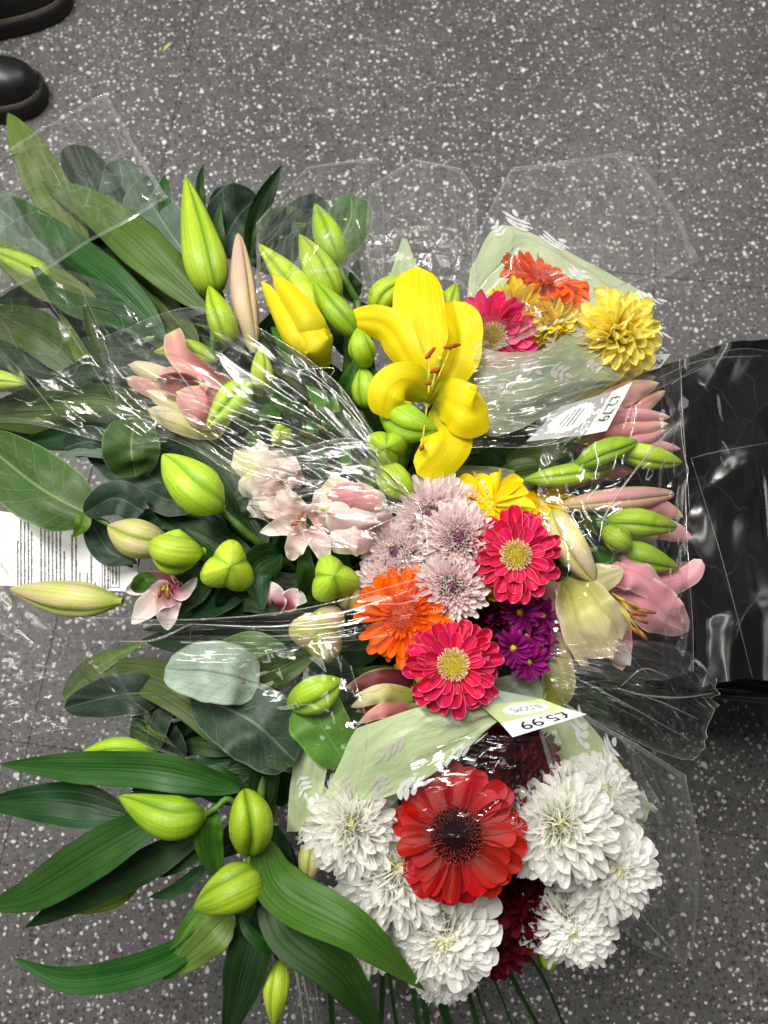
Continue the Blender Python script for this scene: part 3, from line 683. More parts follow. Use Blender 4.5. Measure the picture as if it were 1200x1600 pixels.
# ================================================================== BOOTS
def boot(toe, ang, label):
    root = thing('boot', label, 'boot', (toe[0], toe[1], 0), 'black boots standing on the floor')
    ca, sa = math.cos(ang), math.sin(ang); base = Vector((toe[0], toe[1], 0))
    def W_(x, y, z): return base + Vector((x * ca - y * sa, x * sa + y * ca, z))
    def half(x, k=1.0):                      # half width at distance x behind the toe
        t = min(1, x / .075); w = .053 * (1 - (1 - t) ** 2.4) ** .5
        w *= 1 - .20 * max(0, min(1, (x - .10) / .08)); w *= (1 - max(0, (x - .255) / .045) ** 2) ** .5 if x < .2999 else 0.02
        return max(.0005, w * k)
    xs = [0, .002, .006, .013, .022, .035, .05, .07, .09, .12, .15, .18, .21, .24, .265, .285, .295, .2995]
    prof = [(0, -.003), (.004, 0), (.012, .0), (.015, -.001), (.018, .0), (.030, .001), (.034, -.002), (.036, -.006)]
    loopv = []; 
    for (z, o) in prof:
        L = [(-x - (0), half(x) + o if x > .001 else 0, z, x) for x in xs]
        L = [(-max(x, 0) + (o if x < .02 else 0), max(half(x) + o, 0), z) for x in xs] + [(-x + (o if x < .02 else 0), -max(half(x) + o, 0), z) for x in reversed(xs)]
        loopv.append(L)
    n = len(loopv[0]); vs = [W_(*p) for L in loopv for p in L]; fs = []
    for k in range(len(prof) - 1):
        for i in range(n): fs.append((k * n + i, k * n + (i + 1) % n, (k + 1) * n + (i + 1) % n, (k + 1) * n + i))
    fs.append(tuple(range(n - 1, -1, -1))); fs.append(tuple((len(prof) - 1) * n + i for i in range(n)))
    mobj('sole', vs, fs, M['rubber'], root)
    # upper: rounded toe cap rising to the shaft
    vs, fs = [], []; X = [.006 + .0 * i for i in range(1)] + [.010, .016, .025, .04, .055, .075, .1, .13, .16, .19, .22, .25, .275, .287]
    for x in X:
        t = min(1, (x - .005) / .06); h = .036 + .046 * max(0, 1 - (1 - t) ** 2) ** .5 + .06 * max(0, min(1, (x - .09) / .1)) ** 1.5
        w = half(x) - .008 if x > .012 else half(x) * .6
        for i in range(17):
            th = math.pi * i / 16; vs.append(W_(-x, math.cos(th) * max(.002, w), .034 + (h - .034) * math.sin(th) ** .7))
    for j in range(len(X) - 1):
        for i in range(16): k = j * 17 + i; fs.append((k, k + 1, k + 18, k + 17))
    mobj('upper', vs, fs, M['leather'], root)
    v, f, u = tube_data([W_(-.21 - .035 * 0, 0, .09), W_(-.215, 0, .2), W_(-.22, 0, .32)], .052, 20); mobj('shaft', v, f, M['leather'], root, u)
    # welt stitching
    vs, fs = [], []; line = [(-x + .0, half(x) - .0045, .0368) for x in [.003 + .0042 * i for i in range(50)]]
    line = [(p[0] if i else p[0], p[1], p[2]) for i, p in enumerate(line)]
    for sg in (1, -1):
        for i in range(1, len(line) - 1):
            p = Vector((line[i][0] - (0.004 if i < 4 else 0), sg * line[i][1], line[i][2])); q = Vector((line[i + 1][0], sg * line[i + 1][1], line[i + 1][2]))
            d = (q - p) * .33; m = (p + q) / 2; s = Vector((-d.y, d.x, 0)).normalized() * .0009; k = len(vs)
            for c in (m - d - s, m + d - s, m + d + s, m - d + s): vs.append(W_(c.x, c.y, c.z)); 
            for c in (m - d - s, m + d - s, m + d + s, m - d + s): vs.append(W_(c.x, c.y, c.z + .0008))
            fs += [(k + 4, k + 5, k + 6, k + 7), (k, k + 1, k + 5, k + 4), (k + 1, k + 2, k + 6, k + 5), (k + 2, k + 3, k + 7, k + 6), (k + 3, k, k + 4, k + 7)]
    o = mobj('stitching', vs, fs, M['thread'], root, smooth=False); o['kind'] = 'stuff'
t1 = PZ(72, 138, .02); boot((t1.x, t1.y), R(8), 'black boot with yellow welt stitching nearest to the bouquets at top left')
t2 = PZ(108, -18, .02); boot((t2.x, t2.y), R(24), 'black boot cut off by the top left corner, farther from the flowers')

# ================================================================== BUCKETS
def bucket(center, r0, r1, h, label):
    root = thing('flower_bucket', label, 'bucket', center); n = 48
    vs, fs = [], []; prof = [(r0 * .97, 0), (r0, .004), (r1, h - .02), (r1 + .006, h - .018), (r1 + .008, h - .004), (r1 + .004, h), (r1 - .003, h - .002), (r1 - .005, h - .02), (r0 - .004, .01)]
    for (r, z) in prof:
        for i in range(n): a = 6.2832 * i / n; vs.append(center + Vector((math.cos(a) * r, math.sin(a) * r, z)))
    for k in range(len(prof) - 1):
        for i in range(n): fs.append((k * n + i, k * n + (i + 1) % n, (k + 1) * n + (i + 1) % n, (k + 1) * n + i))
    fs.append(tuple((len(prof) - 1) * n + i for i in range(n))); mobj('wall', vs, fs, M['black_plastic'], root)
g = PZ(560, 900, .0); g = GATHER.copy(); g.z = 0
bucket(g, .13, .155, .30, 'round black bucket under the bouquets holding all their stems')

def box_bucket():
    root = thing('display_crate', 'tall black plastic crate with a rounded rim at the right edge beside the pink lilies', 'crate', PZ(1260, 820, 0))
    h = .30
    c = [PZ(925, 612, h), PZ(1420, 520, h), PZ(1480, 1120, h), PZ(985, 1075, h)]
    cen = sum(c, Vector()) / 4
    def loop(scale, z, rr=.03, n=6):
        out = []; q = [cen + (p - cen) * scale for p in c]
        for i in range(4):
            a, b, d = q[i - 1], q[i], q[(i + 1) % 4]; u = (a - b).normalized() * rr; w_ = (d - b).normalized() * rr
            for k in range(n + 1):
                t = k / n; p = (b + u) * (1 - t) ** 2 + b * 2 * t * (1 - t) + (b + w_) * t * t; out.append(Vector((p.x, p.y, z)))
        return out
    def loft(name, LS, mat, cap=False):
        n = len(LS[0]); vs = [p for L in LS for p in L]; fs = []
        for k in range(len(LS) - 1):
            for i in range(n): fs.append((k * n + i, k * n + (i + 1) % n, (k + 1) * n + (i + 1) % n, (k + 1) * n + i))
        if cap: fs.append(tuple((len(LS) - 1) * n + i for i in range(n)))
        mobj(name, vs, fs, mat, root)
    loft('wall', [loop(.80, 0), loop(.97, h - .02), loop(.95, h - .021), loop(.78, .012)], M['black_plastic'], True)
    loft('rim', [loop(.965, h - .022), loop(1.0, h - .018), loop(1.015, h - .006), loop(1.005, h), loop(.985, h - .001), loop(.955, h - .012), loop(.95, h - .03)], M['black_plastic'])
    for k, (px, py) in enumerate(((1130, 640), (1150, 800), (1185, 930))): pass
box_bucket()
o, _f, _n = sheet('plastic_liner', [[(950, 600, -10), (1070, 556, -9), (1150, 540, -9), (1260, 520, -12)], [(950, 720, -12), (1060, 700, -10), (1150, 690, -10), (1260, 680, -13)], [(950, 850, -13), (1060, 860, -12), (1150, 850, -12), (1260, 840, -14)], [(960, 1040, -12), (1070, 1075, -10), (1150, 1062, -10), (1260, 1070, -12)]], M['black_plastic'], None, 80, 80, folds=7, amp=.6, seed=51, noise_amp=1.4)
tag(o, 'glossy black plastic liner crumpled inside the crate at right', 'plastic liner')

# ================================================================== LILY STEMS
def lily(label, at, group='lily stems in the bouquets'):
    return thing('lily_stem', label, 'lily', P(at), group)
def stalk(root, pts, r=5, mat='stem'): return tube('stalk', pts, r, M[mat], root)
def flowerroot(root, at, name='open_flower', label=None):
    o = bpy.data.objects.new(name, None); COL.objects.link(o); o.parent = root; p = P(at); o.location = p - WP[root]; WP[o] = p; o.empty_display_size = .02
    if label: o['label'] = label
    return o
def anther(fr_, base, tip, alen, ang, mat='anther', fmat='filament', rf=1.6, ra=3.4):
    tube('filament', [base, ((base[0] + tip[0]) / 2, (base[1] + tip[1]) / 2, max(base[2], tip[2]) + .5), tip], rf, M[fmat], fr_, 10, 6)
    a = R(ang); dx, dy = math.cos(a) * alen / 2, -math.sin(a) * alen / 2
    pts = [P((tip[0] - dx, tip[1] - dy, tip[2] + .3)), P((tip[0], tip[1], tip[2] + .55)), P((tip[0] + dx, tip[1] + dy, tip[2] + .3))]
    c = spline(pts, 8); s0 = S(c[4]); v, f, u = tube_data(c, lambda t: ra * s0 * (.45 + .55 * math.sin(math.pi * min(max(t, .02), .98)) ** .5), 8); mobj('anther', v, f, M[mat], fr_, u)
def infill(root, spots, w=(45, 70), mats=('leaf_dark', 'leaf_dark', 'leaf_mid')):
    for (x, y, dz, ang, L) in spots:
        a = R(ang); c = math.cos(a) * L; s_ = -math.sin(a) * L
        blade('leaf', [(x, y, dz - 1), (x + c * .5, y + s_ * .5, dz + .8), (x + c, y + s_, dz - 1.5)], rnd.uniform(*w), M[rnd.choice(mats)], root, roll=rnd.uniform(-35, 35), cup=.2, ripple=.06)

# --- S1: top left stem with the long lime bud
s = lily('lily stem at top left with a long pointed lime bud and a pink bud', (330, 480, -2))
stalk(s, [(300, 640, -9), (330, 560, -5), (335, 480, -2)], 6)
bud([(335, 470, -1), (318, 400, 2), (290, 276, 1)], 72, M['bud_lime'], s, phase=20, pk=.45, lobe=.12)
stalk(s, [(335, 560, -5), (355, 545, -2), (362, 535, 0)], 4)
bud([(364, 543, 0), (345, 495, 2.5), (326, 446, 2)], 48, M['bud_green'], s, phase=-20)
bud([(396, 552, -1), (380, 460, 1.5), (372, 364, 1)], 44, M['bud_blush'], s, phase=40, lobe=.2, pk=.5, pw=.5)
blade('leaf', [(325, 485, -1), (240, 400, 2), (150, 325, 2), (64, 283, 0)], 72, M['leaf_olive'], s, cup=-.25, roll=12, a=.6, b=.75, ripple=.03)
blade('leaf', [(258, 530, -2), (180, 445, 0), (80, 365, 1), (18, 306, 0)], 56, M['leaf_mid'], s, cup=-.3, roll=-14, a=.6, b=.8, ripple=.04)
blade('leaf', [(262, 540, -3), (185, 470, -1.5), (120, 400, -1)], 50, M['leaf_dark'], s, roll=20)
blade('leaf', [(140, 400, -3), (70, 280, -1), (12, 176, 0)], 66, M['leaf_light'], s, cup=.2, roll=-10, a=.7, b=.8)
blade('leaf', [(255, 340, -5), (256, 300, -3), (257, 272, -3)], 20, M['leaf_mid'], s)
blade('leaf', [(318, 330, -5), (312, 290, -3), (318, 256, -3)], 16, M['leaf_mid'], s, roll=30)
blade('leaf', [(345, 400, -5), (340, 360, -3), (344, 318, -2)], 22, M['leaf_mid'], s)
blade('leaf', [(388, 420, -5), (405, 330, -3), (440, 257, -2)], 40, M['leaf_dark'], s, roll=25, cup=.3)
blade('leaf', [(300, 470, -3), (230, 370, -2), (170, 320, -3)], 44, M['leaf_dark'], s, roll=-20)
infill(s, [(330, 560, -6, 150, 260), (330, 600, -7, 165, 300), (300, 540, -7, 120, 180), (340, 560, -7, 100, 200), (380, 600, -7, 60, 160), (250, 640, -8, 172, 260), (220, 560, -7, 140, 200)])

for (pts, wd, m_, rl) in (([(300, 560, -4), (200, 500, -1.5), (100, 470, -1), (40, 400, -2)], 44, 'leaf_mid', 20), ([(290, 590, -5), (200, 520, -3), (150, 430, -2)], 40, 'leaf_dark', -20), ([(310, 540, -5), (230, 450, -3), (120, 300, -3)], 44, 'leaf_olive', 15), ([(270, 610, -4), (180, 570, -1), (60, 600, -1)], 44, 'leaf_dark', 15), ([(240, 650, -4), (150, 620, -1), (20, 640, -1.5)], 46, 'leaf_olive', -10), ([(200, 610, -4), (150, 540, 0), (130, 470, 0)], 30, 'leaf_olive', 35), ([(330, 520, -4), (290, 430, -2), (220, 350, -2)], 36, 'leaf_dark', 10), ([(230, 690, -6), (120, 680, -3), (10, 700, -4)], 44, 'leaf_dark', 0)):
    blade('leaf', pts, wd, M[m_], s, roll=rl, cup=.25, ripple=.06)
# --- left edge lily leaves behind film
s = lily('lily stem at the left edge under crumpled film with pale striped leaves', (120, 520, -4))
blade('leaf', [(150, 470, -5), (70, 440, -3), (-20, 370, -3)], 60, M['leaf_light'], s, roll=20, a=.6, b=.6)
blade('leaf', [(175, 420, -6), (90, 400, -5), (-20, 310, -5)], 95, M['broad_grey'], s, roll=0, a=.5, b=.4)
bud([(85, 440, -4), (40, 415, -3), (-25, 385, -3)], 40, M['bud_lime'], s)
bud([(-60, 600, -2), (0, 596, -1), (42, 600, -1)], 38, M['bud_lime'], s)
blade('leaf', [(140, 590, -6), (60, 520, -3), (-30, 500, -3)], 70, M['leaf_olive'], s, roll=-12, cup=.2, a=.5, b=.5)
blade('leaf', [(220, 640, -6), (110, 570, -5), (-20, 545, -5)], 75, M['leaf_dark'], s, roll=10, a=.5, b=.5)
blade('leaf', [(250, 660, -7), (120, 640, -5), (-30, 650, -6)], 80, M['leaf_olive'], s, roll=5, a=.5, b=.5)
blade('leaf', [(180, 640, -4), (130, 560, -2), (90, 480, -3)], 34, M['leaf_light'], s, roll=40)
blade('leaf', [(280, 590, -7), (200, 545, -5), (115, 555, -6)], 60, M['broad_grey'], s, roll=-10, a=.5, b=.4)
infill(s, [(260, 620, -10, 175, 260), (260, 660, -10, 185, 280), (200, 500, -9, 160, 200), (240, 600, -10, 150, 260), (140, 620, -9, 200, 160), (150, 520, -9, 130, 160), (180, 470, -10, 110, 170)])

infill(s, [(300, 420, -9, 165, 200), (280, 480, -9, 150, 220), (260, 380, -9, 170, 200), (240, 330, -9, 140, 120), (200, 560, -8, 185, 240), (220, 600, -9, 172, 260), (230, 650, -9, 180, 260), (180, 690, -9, 178, 220), (160, 440, -9, 190, 180), (330, 700, -9, 170, 220), (300, 730, -9, 150, 160)], (34, 58))
# --- S2: yellow lily stem with opening yellow bud
s = lily('yellow lily stem with one opening bright yellow bud between tall green buds', (540, 520, -3))
stalk(s, [(520, 760, -14), (540, 600, -7), (545, 520, -3)], 7)
stalk(s, [(560, 475, -2), (540, 440, 0), (528, 408, 1)], 6); stalk(s, [(545, 540, -4), (560, 500, -2), (558, 470, -1)], 6)
bud([(534, 418, 1), (512, 368, 2.5), (492, 318, 2)], 50, M['bud_green'], s, phase=10)
stalk(s, [(545, 530, -4), (525, 480, -1), (515, 455, 1)], 5)
bud([(525, 480, 0), (500, 425, 2.5), (468, 366, 2)], 60, M['bud_lime'], s, phase=30)
bud([(500, 520, 0), (462, 450, 2), (403, 380, 1)], 56, M['bud_lime'], s, phase=-10)
bud([(562, 530, 1), (525, 485, 3.2), (489, 437, 3)], 46, M['bud_green'], s, phase=15)
bud([(575, 575, 0), (565, 545, 3), (558, 512, 4)], 46, M['bud_green'], s, phase=50, pk=.5)
bud([(580, 640, -2), (572, 605, 0), (566, 570, 1)], 50, M['bud_green'], s, phase=80)
of = flowerroot(s, (500, 570, 1), 'opening_bud', 'bright yellow opening bud with loosening petal tips')
for (pts, wd, rl, cp) in (([(505, 578, 0), (455, 530, 4), (408, 440, 3.4)], 50, -30, -.55), ([(510, 572, .5), (480, 500, 5.6), (426, 430, 4.4)], 62, 0, -.75), ([(512, 570, 0), (505, 520, 4.4), (458, 446, 3.6)], 56, 35, -.6), ([(505, 578, -.5), (470, 545, 3.6), (416, 474, 2)], 54, -50, -.5), ([(512, 574, 0), (490, 540, 4.8), (440, 468, 3)], 58, -12, -.8)):
    blade('petal', pts, wd * .8, M['p_yellow_bud'], of, roll=rl, cup=cp, a=.45, b=.5, groove=.08, basew=.4)
infill(s, [(545, 560, -8, 110, 120), (540, 600, -7, 160, 110), (545, 560, -6, 60, 90), (500, 660, -8, 150, 140), (520, 640, -8, 30, 110), (540, 700, -8, 100, 120)], (30, 48), ('leaf_mid', 'leaf_fresh', 'leaf_dark'))

# --- S3: open yellow lily
s = lily('yellow lily stem with the large open bright yellow bloom and rust anthers', (640, 660, -1))
stalk(s, [(590, 850, -14), (625, 740, -6), (655, 640, -1)], 8)
of = flowerroot(s, (662, 628, 1), 'open_flower', 'fully open bright yellow bloom')
Y = M['p_yellow']
blade('petal', [(672, 632, 0), (662, 560, 2.6), (655, 480, 4.2), (652, 416, 3.4)], 88, Y, of, cup=-.22, a=.5, b=.32, groove=.1, roll=4, ripple=.03, nu=12, nv=28)
blade('petal', [(668, 630, .5), (640, 570, 3.2), (600, 510, 4.2), (534, 500, 2.6)], 60, Y, of, cup=-.3, roll=-28, a=.5, b=.45, groove=.1, twist=50, ripple=.05, nu=12)
blade('petal', [(675, 625, .2), (705, 580, 2.2), (722, 520, 3.4), (708, 470, 3.6)], 66, Y, of, cup=.4, roll=28, a=.5, b=.4, groove=.1, ripple=.1, nu=12)
blade('petal', [(672, 625, 1.4), (640, 600, 4.4), (612, 615, 5.4), (606, 655, 3.4)], 74, Y, of, cup=-.35, roll=-6, a=.4, b=.3, groove=.06, ripple=.06, nu=12)
blade('petal', [(672, 618, 1.6), (700, 625, 4.4), (735, 645, 5.2), (762, 636, 3.8)], 84, Y, of, cup=-.15, roll=8, a=.5, b=.35, groove=.08, ripple=.12, nu=12)
blade('petal', [(680, 630, .6), (702, 670, 3), (690, 710, 3.4), (652, 742, 2.2)], 80, Y, of, cup=-.3, roll=-10, a=.45, b=.45, groove=.08, ripple=.06, nu=12)
for (tx, ty, al, an) in ((672, 552, 22, 50), (706, 541, 26, 12), (682, 578, 22, 22), (671, 598, 13, 15)):
    anther(of, (668, 628, 1.5), (tx, ty, 5.2), al, an)
anther(of, (668, 628, 1.5), (659, 700, 3.6), 8, 60)
tube('pistil', [(668, 628, 1.5), (680, 600, 4), (688, 556, 6.5)], (3, 4.5), M['filament'], of)
bud([(598, 632, -.5), (635, 660, 2.6), (684, 672, 3)], 66, M['bud_green'], s, phase=25, pk=.5)
bud([(610, 705, -2), (606, 702, 1), (604, 700, 4)], 72, M['bud_green'], s, phase=0, lobe=.15, tri=.3, pk=.55, star=1, name='bud')
bud([(598, 730, -.5), (622, 755, 1.4), (646, 779, 1)], 56, M['bud_green'], s, phase=30)
stalk(s, [(575, 560, -4), (580, 500, -2), (585, 480, 0)], 5)
bud([(582, 492, -1), (605, 455, 1), (655, 430, 1)], 46, M['bud_green'], s, phase=0)
bud([(700, 500, -1), (704, 470, 0), (712, 443, 0)], 36, M['bud_green'], s, phase=10)
for (pts, wd) in (([(640, 620, -3), (590, 600, 0), (555, 560, 0)], 40), ([(560, 760, -6), (590, 720, -3), (600, 690, -3)], 40), ([(560, 470, -3), (540, 455, -1), (525, 425, -1)], 18)):
    blade('leaf', pts, wd, M['leaf_fresh'], s, roll=rnd.uniform(-30, 30))
infill(s, [(600, 700, -8, 110, 120), (640, 720, -9, 60, 140), (600, 640, -8, 150, 110), (650, 740, -9, 20, 110), (560, 640, -8, 80, 100)], (30, 50), ('leaf_mid', 'leaf_dark'))

for (pts, wd, m_) in (([(548, 470, -4), (552, 440, -2), (560, 405, -2)], 30, 'leaf_mid'), ([(600, 520, -4), (585, 500, -2), (560, 470, -3)], 34, 'leaf_dark'), ([(530, 620, -3), (548, 590, -.5), (556, 560, -1)], 30, 'leaf_fresh'), ([(520, 600, -4), (480, 590, -2), (440, 600, -3)], 34, 'leaf_dark'), ([(540, 680, -3), (520, 650, -1), (525, 610, -1.5)], 28, 'leaf_fresh'), ([(585, 690, -3), (560, 660, -1), (540, 650, -2)], 30, 'leaf_mid')):
    blade('leaf', pts, wd, M[m_], s, roll=rnd.uniform(-30, 30), cup=.3, ripple=.1)
# --- S4: wilting pink lily under film
s = lily('lily stem with a wilting rose pink bloom and three small lime buds under film', (400, 650, -3))
stalk(s, [(500, 780, -12), (440, 700, -6), (412, 612, -1)], 5); stalk(s, [(430, 690, -5), (405, 640, -2), (388, 600, 1)], 4)
bud([(410, 614, 0), (409, 580, 2), (407, 541, 2)], 40, M['bud_lime'], s, phase=30)
bud([(388, 596, 1), (358, 632, 3), (322, 670, 2.5)], 54, M['bud_lime'], s, phase=10, lobe=.2)
bud([(444, 690, -1), (440, 682, 1), (437, 672, 2.6)], 40, M['bud_lime'], s, phase=0, lobe=.15, tri=.3, pk=.55, star=1)
bud([(340, 565, -1), (290, 548, 0), (240, 550, 0)], 40, M['bud_lime'], s, phase=0)
of = flowerroot(s, (365, 610, -1), 'open_flower', 'wilting rose pink bloom with curled petals')
blade('petal', [(370, 610, 0), (320, 580, 2.6), (285, 555, 3), (272, 516, 3)], 40, M['p_salmon'], of, cup=.6, roll=-20, a=.5, b=.3)
blade('petal', [(370, 612, 0), (310, 600, 2), (245, 580, 2)], 60, M['p_lilypink'], of, cup=-.5, roll=10, a=.4, b=.55, ripple=.15)
blade('petal', [(360, 625, -.5), (320, 635, 2.4), (275, 612, 2.4)], 74, M['p_salmon'], of, cup=-.5, roll=0, a=.4, b=.5, ripple=.1)
blade('petal', [(350, 640, -.5), (280, 600, 1.2), (200, 570, 1)], 32, M['p_cream'], of, cup=-.5, roll=-10, a=.4, b=.3)
blade('petal', [(340, 650, -1), (270, 620, .8), (196, 590, .6)], 30, M['p_salmon'], of, cup=-.5, roll=10, a=.4, b=.3)
blade('petal', [(360, 660, -1), (300, 640, 1), (230, 610, .8)], 50, M['p_cream'], of, cup=-.5, roll=0, a=.4, b=.5)
blade('petal', [(350, 675, -1.4), (290, 660, .6), (230, 640, .4)], 44, M['p_cream'], of, cup=-.5, a=.4, b=.5)
blade('petal', [(330, 620, .5), (285, 600, 2.4), (245, 598, 2.6)], 38, M['p_dusk'], of, cup=.6, roll=-10, a=.4, b=.5)
for k in range(12):
    x, y = rnd.uniform(380, 560), rnd.uniform(560, 740); an = rnd.uniform(0, 360); L = rnd.uniform(40, 75)
    blade('leaf', [(x, y, rnd.uniform(-4, -1)), (x + math.cos(R(an)) * L * .6, y - math.sin(R(an)) * L * .6, rnd.uniform(-1, .5)), (x + math.cos(R(an + 20)) * L, y - math.sin(R(an + 20)) * L, -2)], rnd.uniform(18, 34), M['leaf_fresh' if k % 3 else 'leaf_mid'], s, roll=rnd.uniform(-45, 45), cup=.3, ripple=.08)
for (a_, b_) in (((505, 690, -4), (485, 628, 1)), ((520, 700, -4), (502, 668, 0)), ((515, 705, -4), (470, 675, 0)), ((520, 710, -4), (560, 665, -1))):
    tube('cut_twig', [a_, ((a_[0] + b_[0]) / 2 + 3, (a_[1] + b_[1]) / 2, (a_[2] + b_[2]) / 2), b_], 4, M['stem_brown'], s)
infill(s, [(470, 720, -7, 160, 200), (460, 700, -9, 140, 180), (420, 740, -9, 170, 200), (480, 640, -8, 120, 120), (520, 740, -8, 120, 160), (440, 640, -9, 180, 200)])

# --- S5: left centre oriental lily with lime buds
s = lily('lily stem left of centre with plump lime buds, one seen end on like a star', (420, 870, -4))
stalk(s, [(470, 900, -12), (430, 868, -5), (385, 832, -1), (342, 792, .5)], (8, 5)); stalk(s, [(470, 900, -12), (400, 900, -6), (368, 893, -2)], 5)
bud([(347, 795, 1), (305, 762, 4), (254, 710, 3.5)], 84, M['bud_lime'], s, phase=20, pk=.5, tri=.16)
bud([(270, 850, -1), (215, 842, 1.5), (168, 822, 1)], 66, M['bud_pale'], s, phase=0, pk=.5)
bud([(318, 862, .5), (275, 862, 3), (234, 850, 3)], 78, M['bud_lime'], s, phase=60, pk=.55, tri=.22, lobe=.2)
bud([(352, 892, -3), (356, 888, 0), (360, 885, 3.2)], 92, M['bud_lime'], s, phase=50, lobe=.16, tri=.34, pk=.55, star=1)
bud([(192, 940, -2), (110, 935, -1), (14, 920, -2)], 62, M['bud_pale'], s, phase=70, pk=.5)
for (pts, wd, m_, rl) in (
    ([(415, 855, -3), (350, 750, -1.5), (272, 676, -2)], 66, 'leaf_dark', 15), ([(420, 860, -4), (400, 780, -2), (330, 700, -3)], 60, 'leaf_dark', -20),
    ([(400, 905, -4), (330, 850, -3), (240, 800, -3)], 70, 'leaf_dark', 20), ([(480, 930, -3), (476, 890, 0), (478, 836, 0)], 34, 'leaf_mid', 25),
    ([(440, 865, -3), (400, 890, -1), (412, 955, -1)], 62, 'leaf_dark', -15), ([(350, 960, -4), (380, 930, -2), (440, 960, -2)], 60, 'leaf_dark', 10),
    ([(300, 960, -4), (370, 915, -3), (430, 880, -3)], 60, 'leaf_dark', -20), ([(250, 800, -5), (200, 850, -4), (215, 890, -5)], 60, 'leaf_dark', 0),
    ([(330, 900, -3), (300, 930, -2.5), (270, 965, -3)], 40, 'leaf_mid', 10), ([(210, 925, -1), (225, 905, 0), (246, 905, -.5)], 26, 'leaf_fresh', 10)):
    blade('leaf', pts, wd, M[m_], s, roll=rl, cup=.2, ripple=.05)
infill(s, [(400, 870, -7, 140, 200), (400, 860, -8, 120, 200), (400, 880, -8, 165, 200), (420, 900, -8, 185, 220), (420, 900, -8, 200, 200), (440, 860, -8, 95, 160), (450, 880, -9, 75, 120), (420, 950, -8, 190, 200), (380, 960, -9, 170, 160), (500, 900, -9, 90, 120), (460, 960, -9, 60, 120)])

# --- S5b: white and pink lilies
s = lily('lily stem with white star petals and a rounded blush pink bloom under crinkled film', (500, 860, -4))
stalk(s, [(520, 960, -12), (510, 900, -6), (500, 850, -2)], 6)
of = flowerroot(s, (465, 835, 0), 'open_flower', 'white star shaped bloom with pink flushed petals')
for pts, wd in (([(478, 815, 0), (450, 820, 1.8), (406, 832, 1.2)], 34), ([(475, 825, 0), (462, 850, 2), (455, 876, 1)], 36), ([(482, 825, 0), (500, 850, 1.6), (510, 880, .5)], 34), ([(475, 810, 0), (450, 785, 1.5), (440, 765, 1)], 40), ([(470, 812, -.5), (430, 795, 1), (405, 780, .5)], 34), ([(485, 812, 0), (505, 795, 1.5), (520, 770, 1)], 40)):
    blade('petal', pts, wd, M['p_lilycream'], of, cup=.45, ripple=.3, a=.5, b=.8, roll=rnd.uniform(-15, 15))
anther(of, (476, 818, .5), (462, 818, 2.4), 14, 20); anther(of, (476, 818, .5), (470, 806, 2.4), 12, 60)
of = flowerroot(s, (545, 820, 0), 'half_open_flower', 'rounded blush pink bloom with overlapping petals')
for pts, wd, m_, cp, rl in (([(520, 850, -1), (525, 800, 2.5), (520, 742, 2.4)], 66, 'p_cream', -.5, -15), ([(560, 850, -1), (580, 800, 2.6), (560, 752, 2.2)], 70, 'p_lilycream', -.6, 18), ([(590, 845, -1), (602, 805, 2), (588, 770, 1.6)], 40, 'p_lilycream', -.6, 40),
                            ([(500, 790, 1), (545, 775, 4.2), (598, 795, 2.6)], 44, 'p_lilypink', -.5, 5), ([(545, 860, -1), (550, 815, 3.4), (560, 775, 3)], 90, 'p_lilycream', -.5, 0), ([(500, 840, -1), (505, 800, 2), (492, 765, 1.4)], 50, 'p_lilycream', -.4, -30), ([(600, 840, -1), (560, 842, 3), (510, 850, 1)], 56, 'p_lilycream', -.5, -5)):
    blade('petal', pts, wd, M[m_], of, cup=cp, roll=rl, a=.4, b=.35, ripple=.16)
of = flowerroot(s, (250, 925, -1), 'open_flower', 'white edged bloom with a deep pink throat')
for pts, wd, m_, cp, rl in (([(270, 920, -2.5), (240, 905, -1), (196, 925, -1)], 42, 'p_lilywhite', .5, -25), ([(280, 930, -2.5), (250, 935, -1.4), (205, 975, -1.4)], 46, 'p_lilywhite', .5, 20), ([(272, 912, -2), (284, 925, -.5), (308, 902, -1)], 24, 'p_lilywhite', .5, 20), ([(272, 915, -2.4), (262, 945, -1.2), (262, 985, -1.8)], 40, 'p_lilywhite', .4, 0), ([(285, 940, -3.4), (262, 922, -2.2), (252, 890, -2)], 46, 'p_dusk', .4, 0)):
    blade('petal', pts, wd, M[m_], of, cup=cp, roll=rl, ripple=.2, a=.5, b=.7)
anther(of, (262, 912, -2), (250, 925, .4), 16, 80, 'anther_brown'); anther(of, (262, 912, -2), (262, 928, .4), 16, 100, 'anther_brown')
of = flowerroot(s, (395, 740, -1), 'open_flower', 'pale lily petals crushed beneath crinkled film')
for pts, wd, m_ in (([(440, 760, -2), (400, 730, -.5), (365, 705, -1)], 56, 'p_cream'), ([(450, 770, -2), (410, 760, -.4), (372, 765, -1)], 50, 'p_lilycream'), ([(450, 750, -2), (430, 725, -.3), (390, 690, -1)], 46, 'p_lilycream'), ([(470, 760, -2), (450, 735, -.2), (440, 700, -1)], 40, 'p_lilycream'), ([(470, 780, -2), (420, 790, -.5), (385, 795, -1)], 40, 'p_lilywhite')):
    blade('petal', pts, wd, M[m_], of, cup=-.3, ripple=.4, a=.4, b=.4, roll=rnd.uniform(-20, 20))
bud([(516, 912, -3), (519, 906, 0), (522, 900, 3)], 84, M['bud_lime'], s, phase=80, lobe=.16, tri=.34, pk=.55, star=1)
bud([(495, 1000, -4), (500, 990, -1), (503, 980, 2)], 100, M['bud_pale'], s, phase=20, lobe=.15, tri=.26, pk=.55, star=1)
bud([(545, 950, -3), (548, 930, -1), (550, 900, 0)], 44, M['bud_pale'], s, phase=0)
blade('petal', [(430, 960, -3), (425, 930, -1.5), (410, 905, -2)], 40, M['p_lilywhite'], of, ripple=.1)
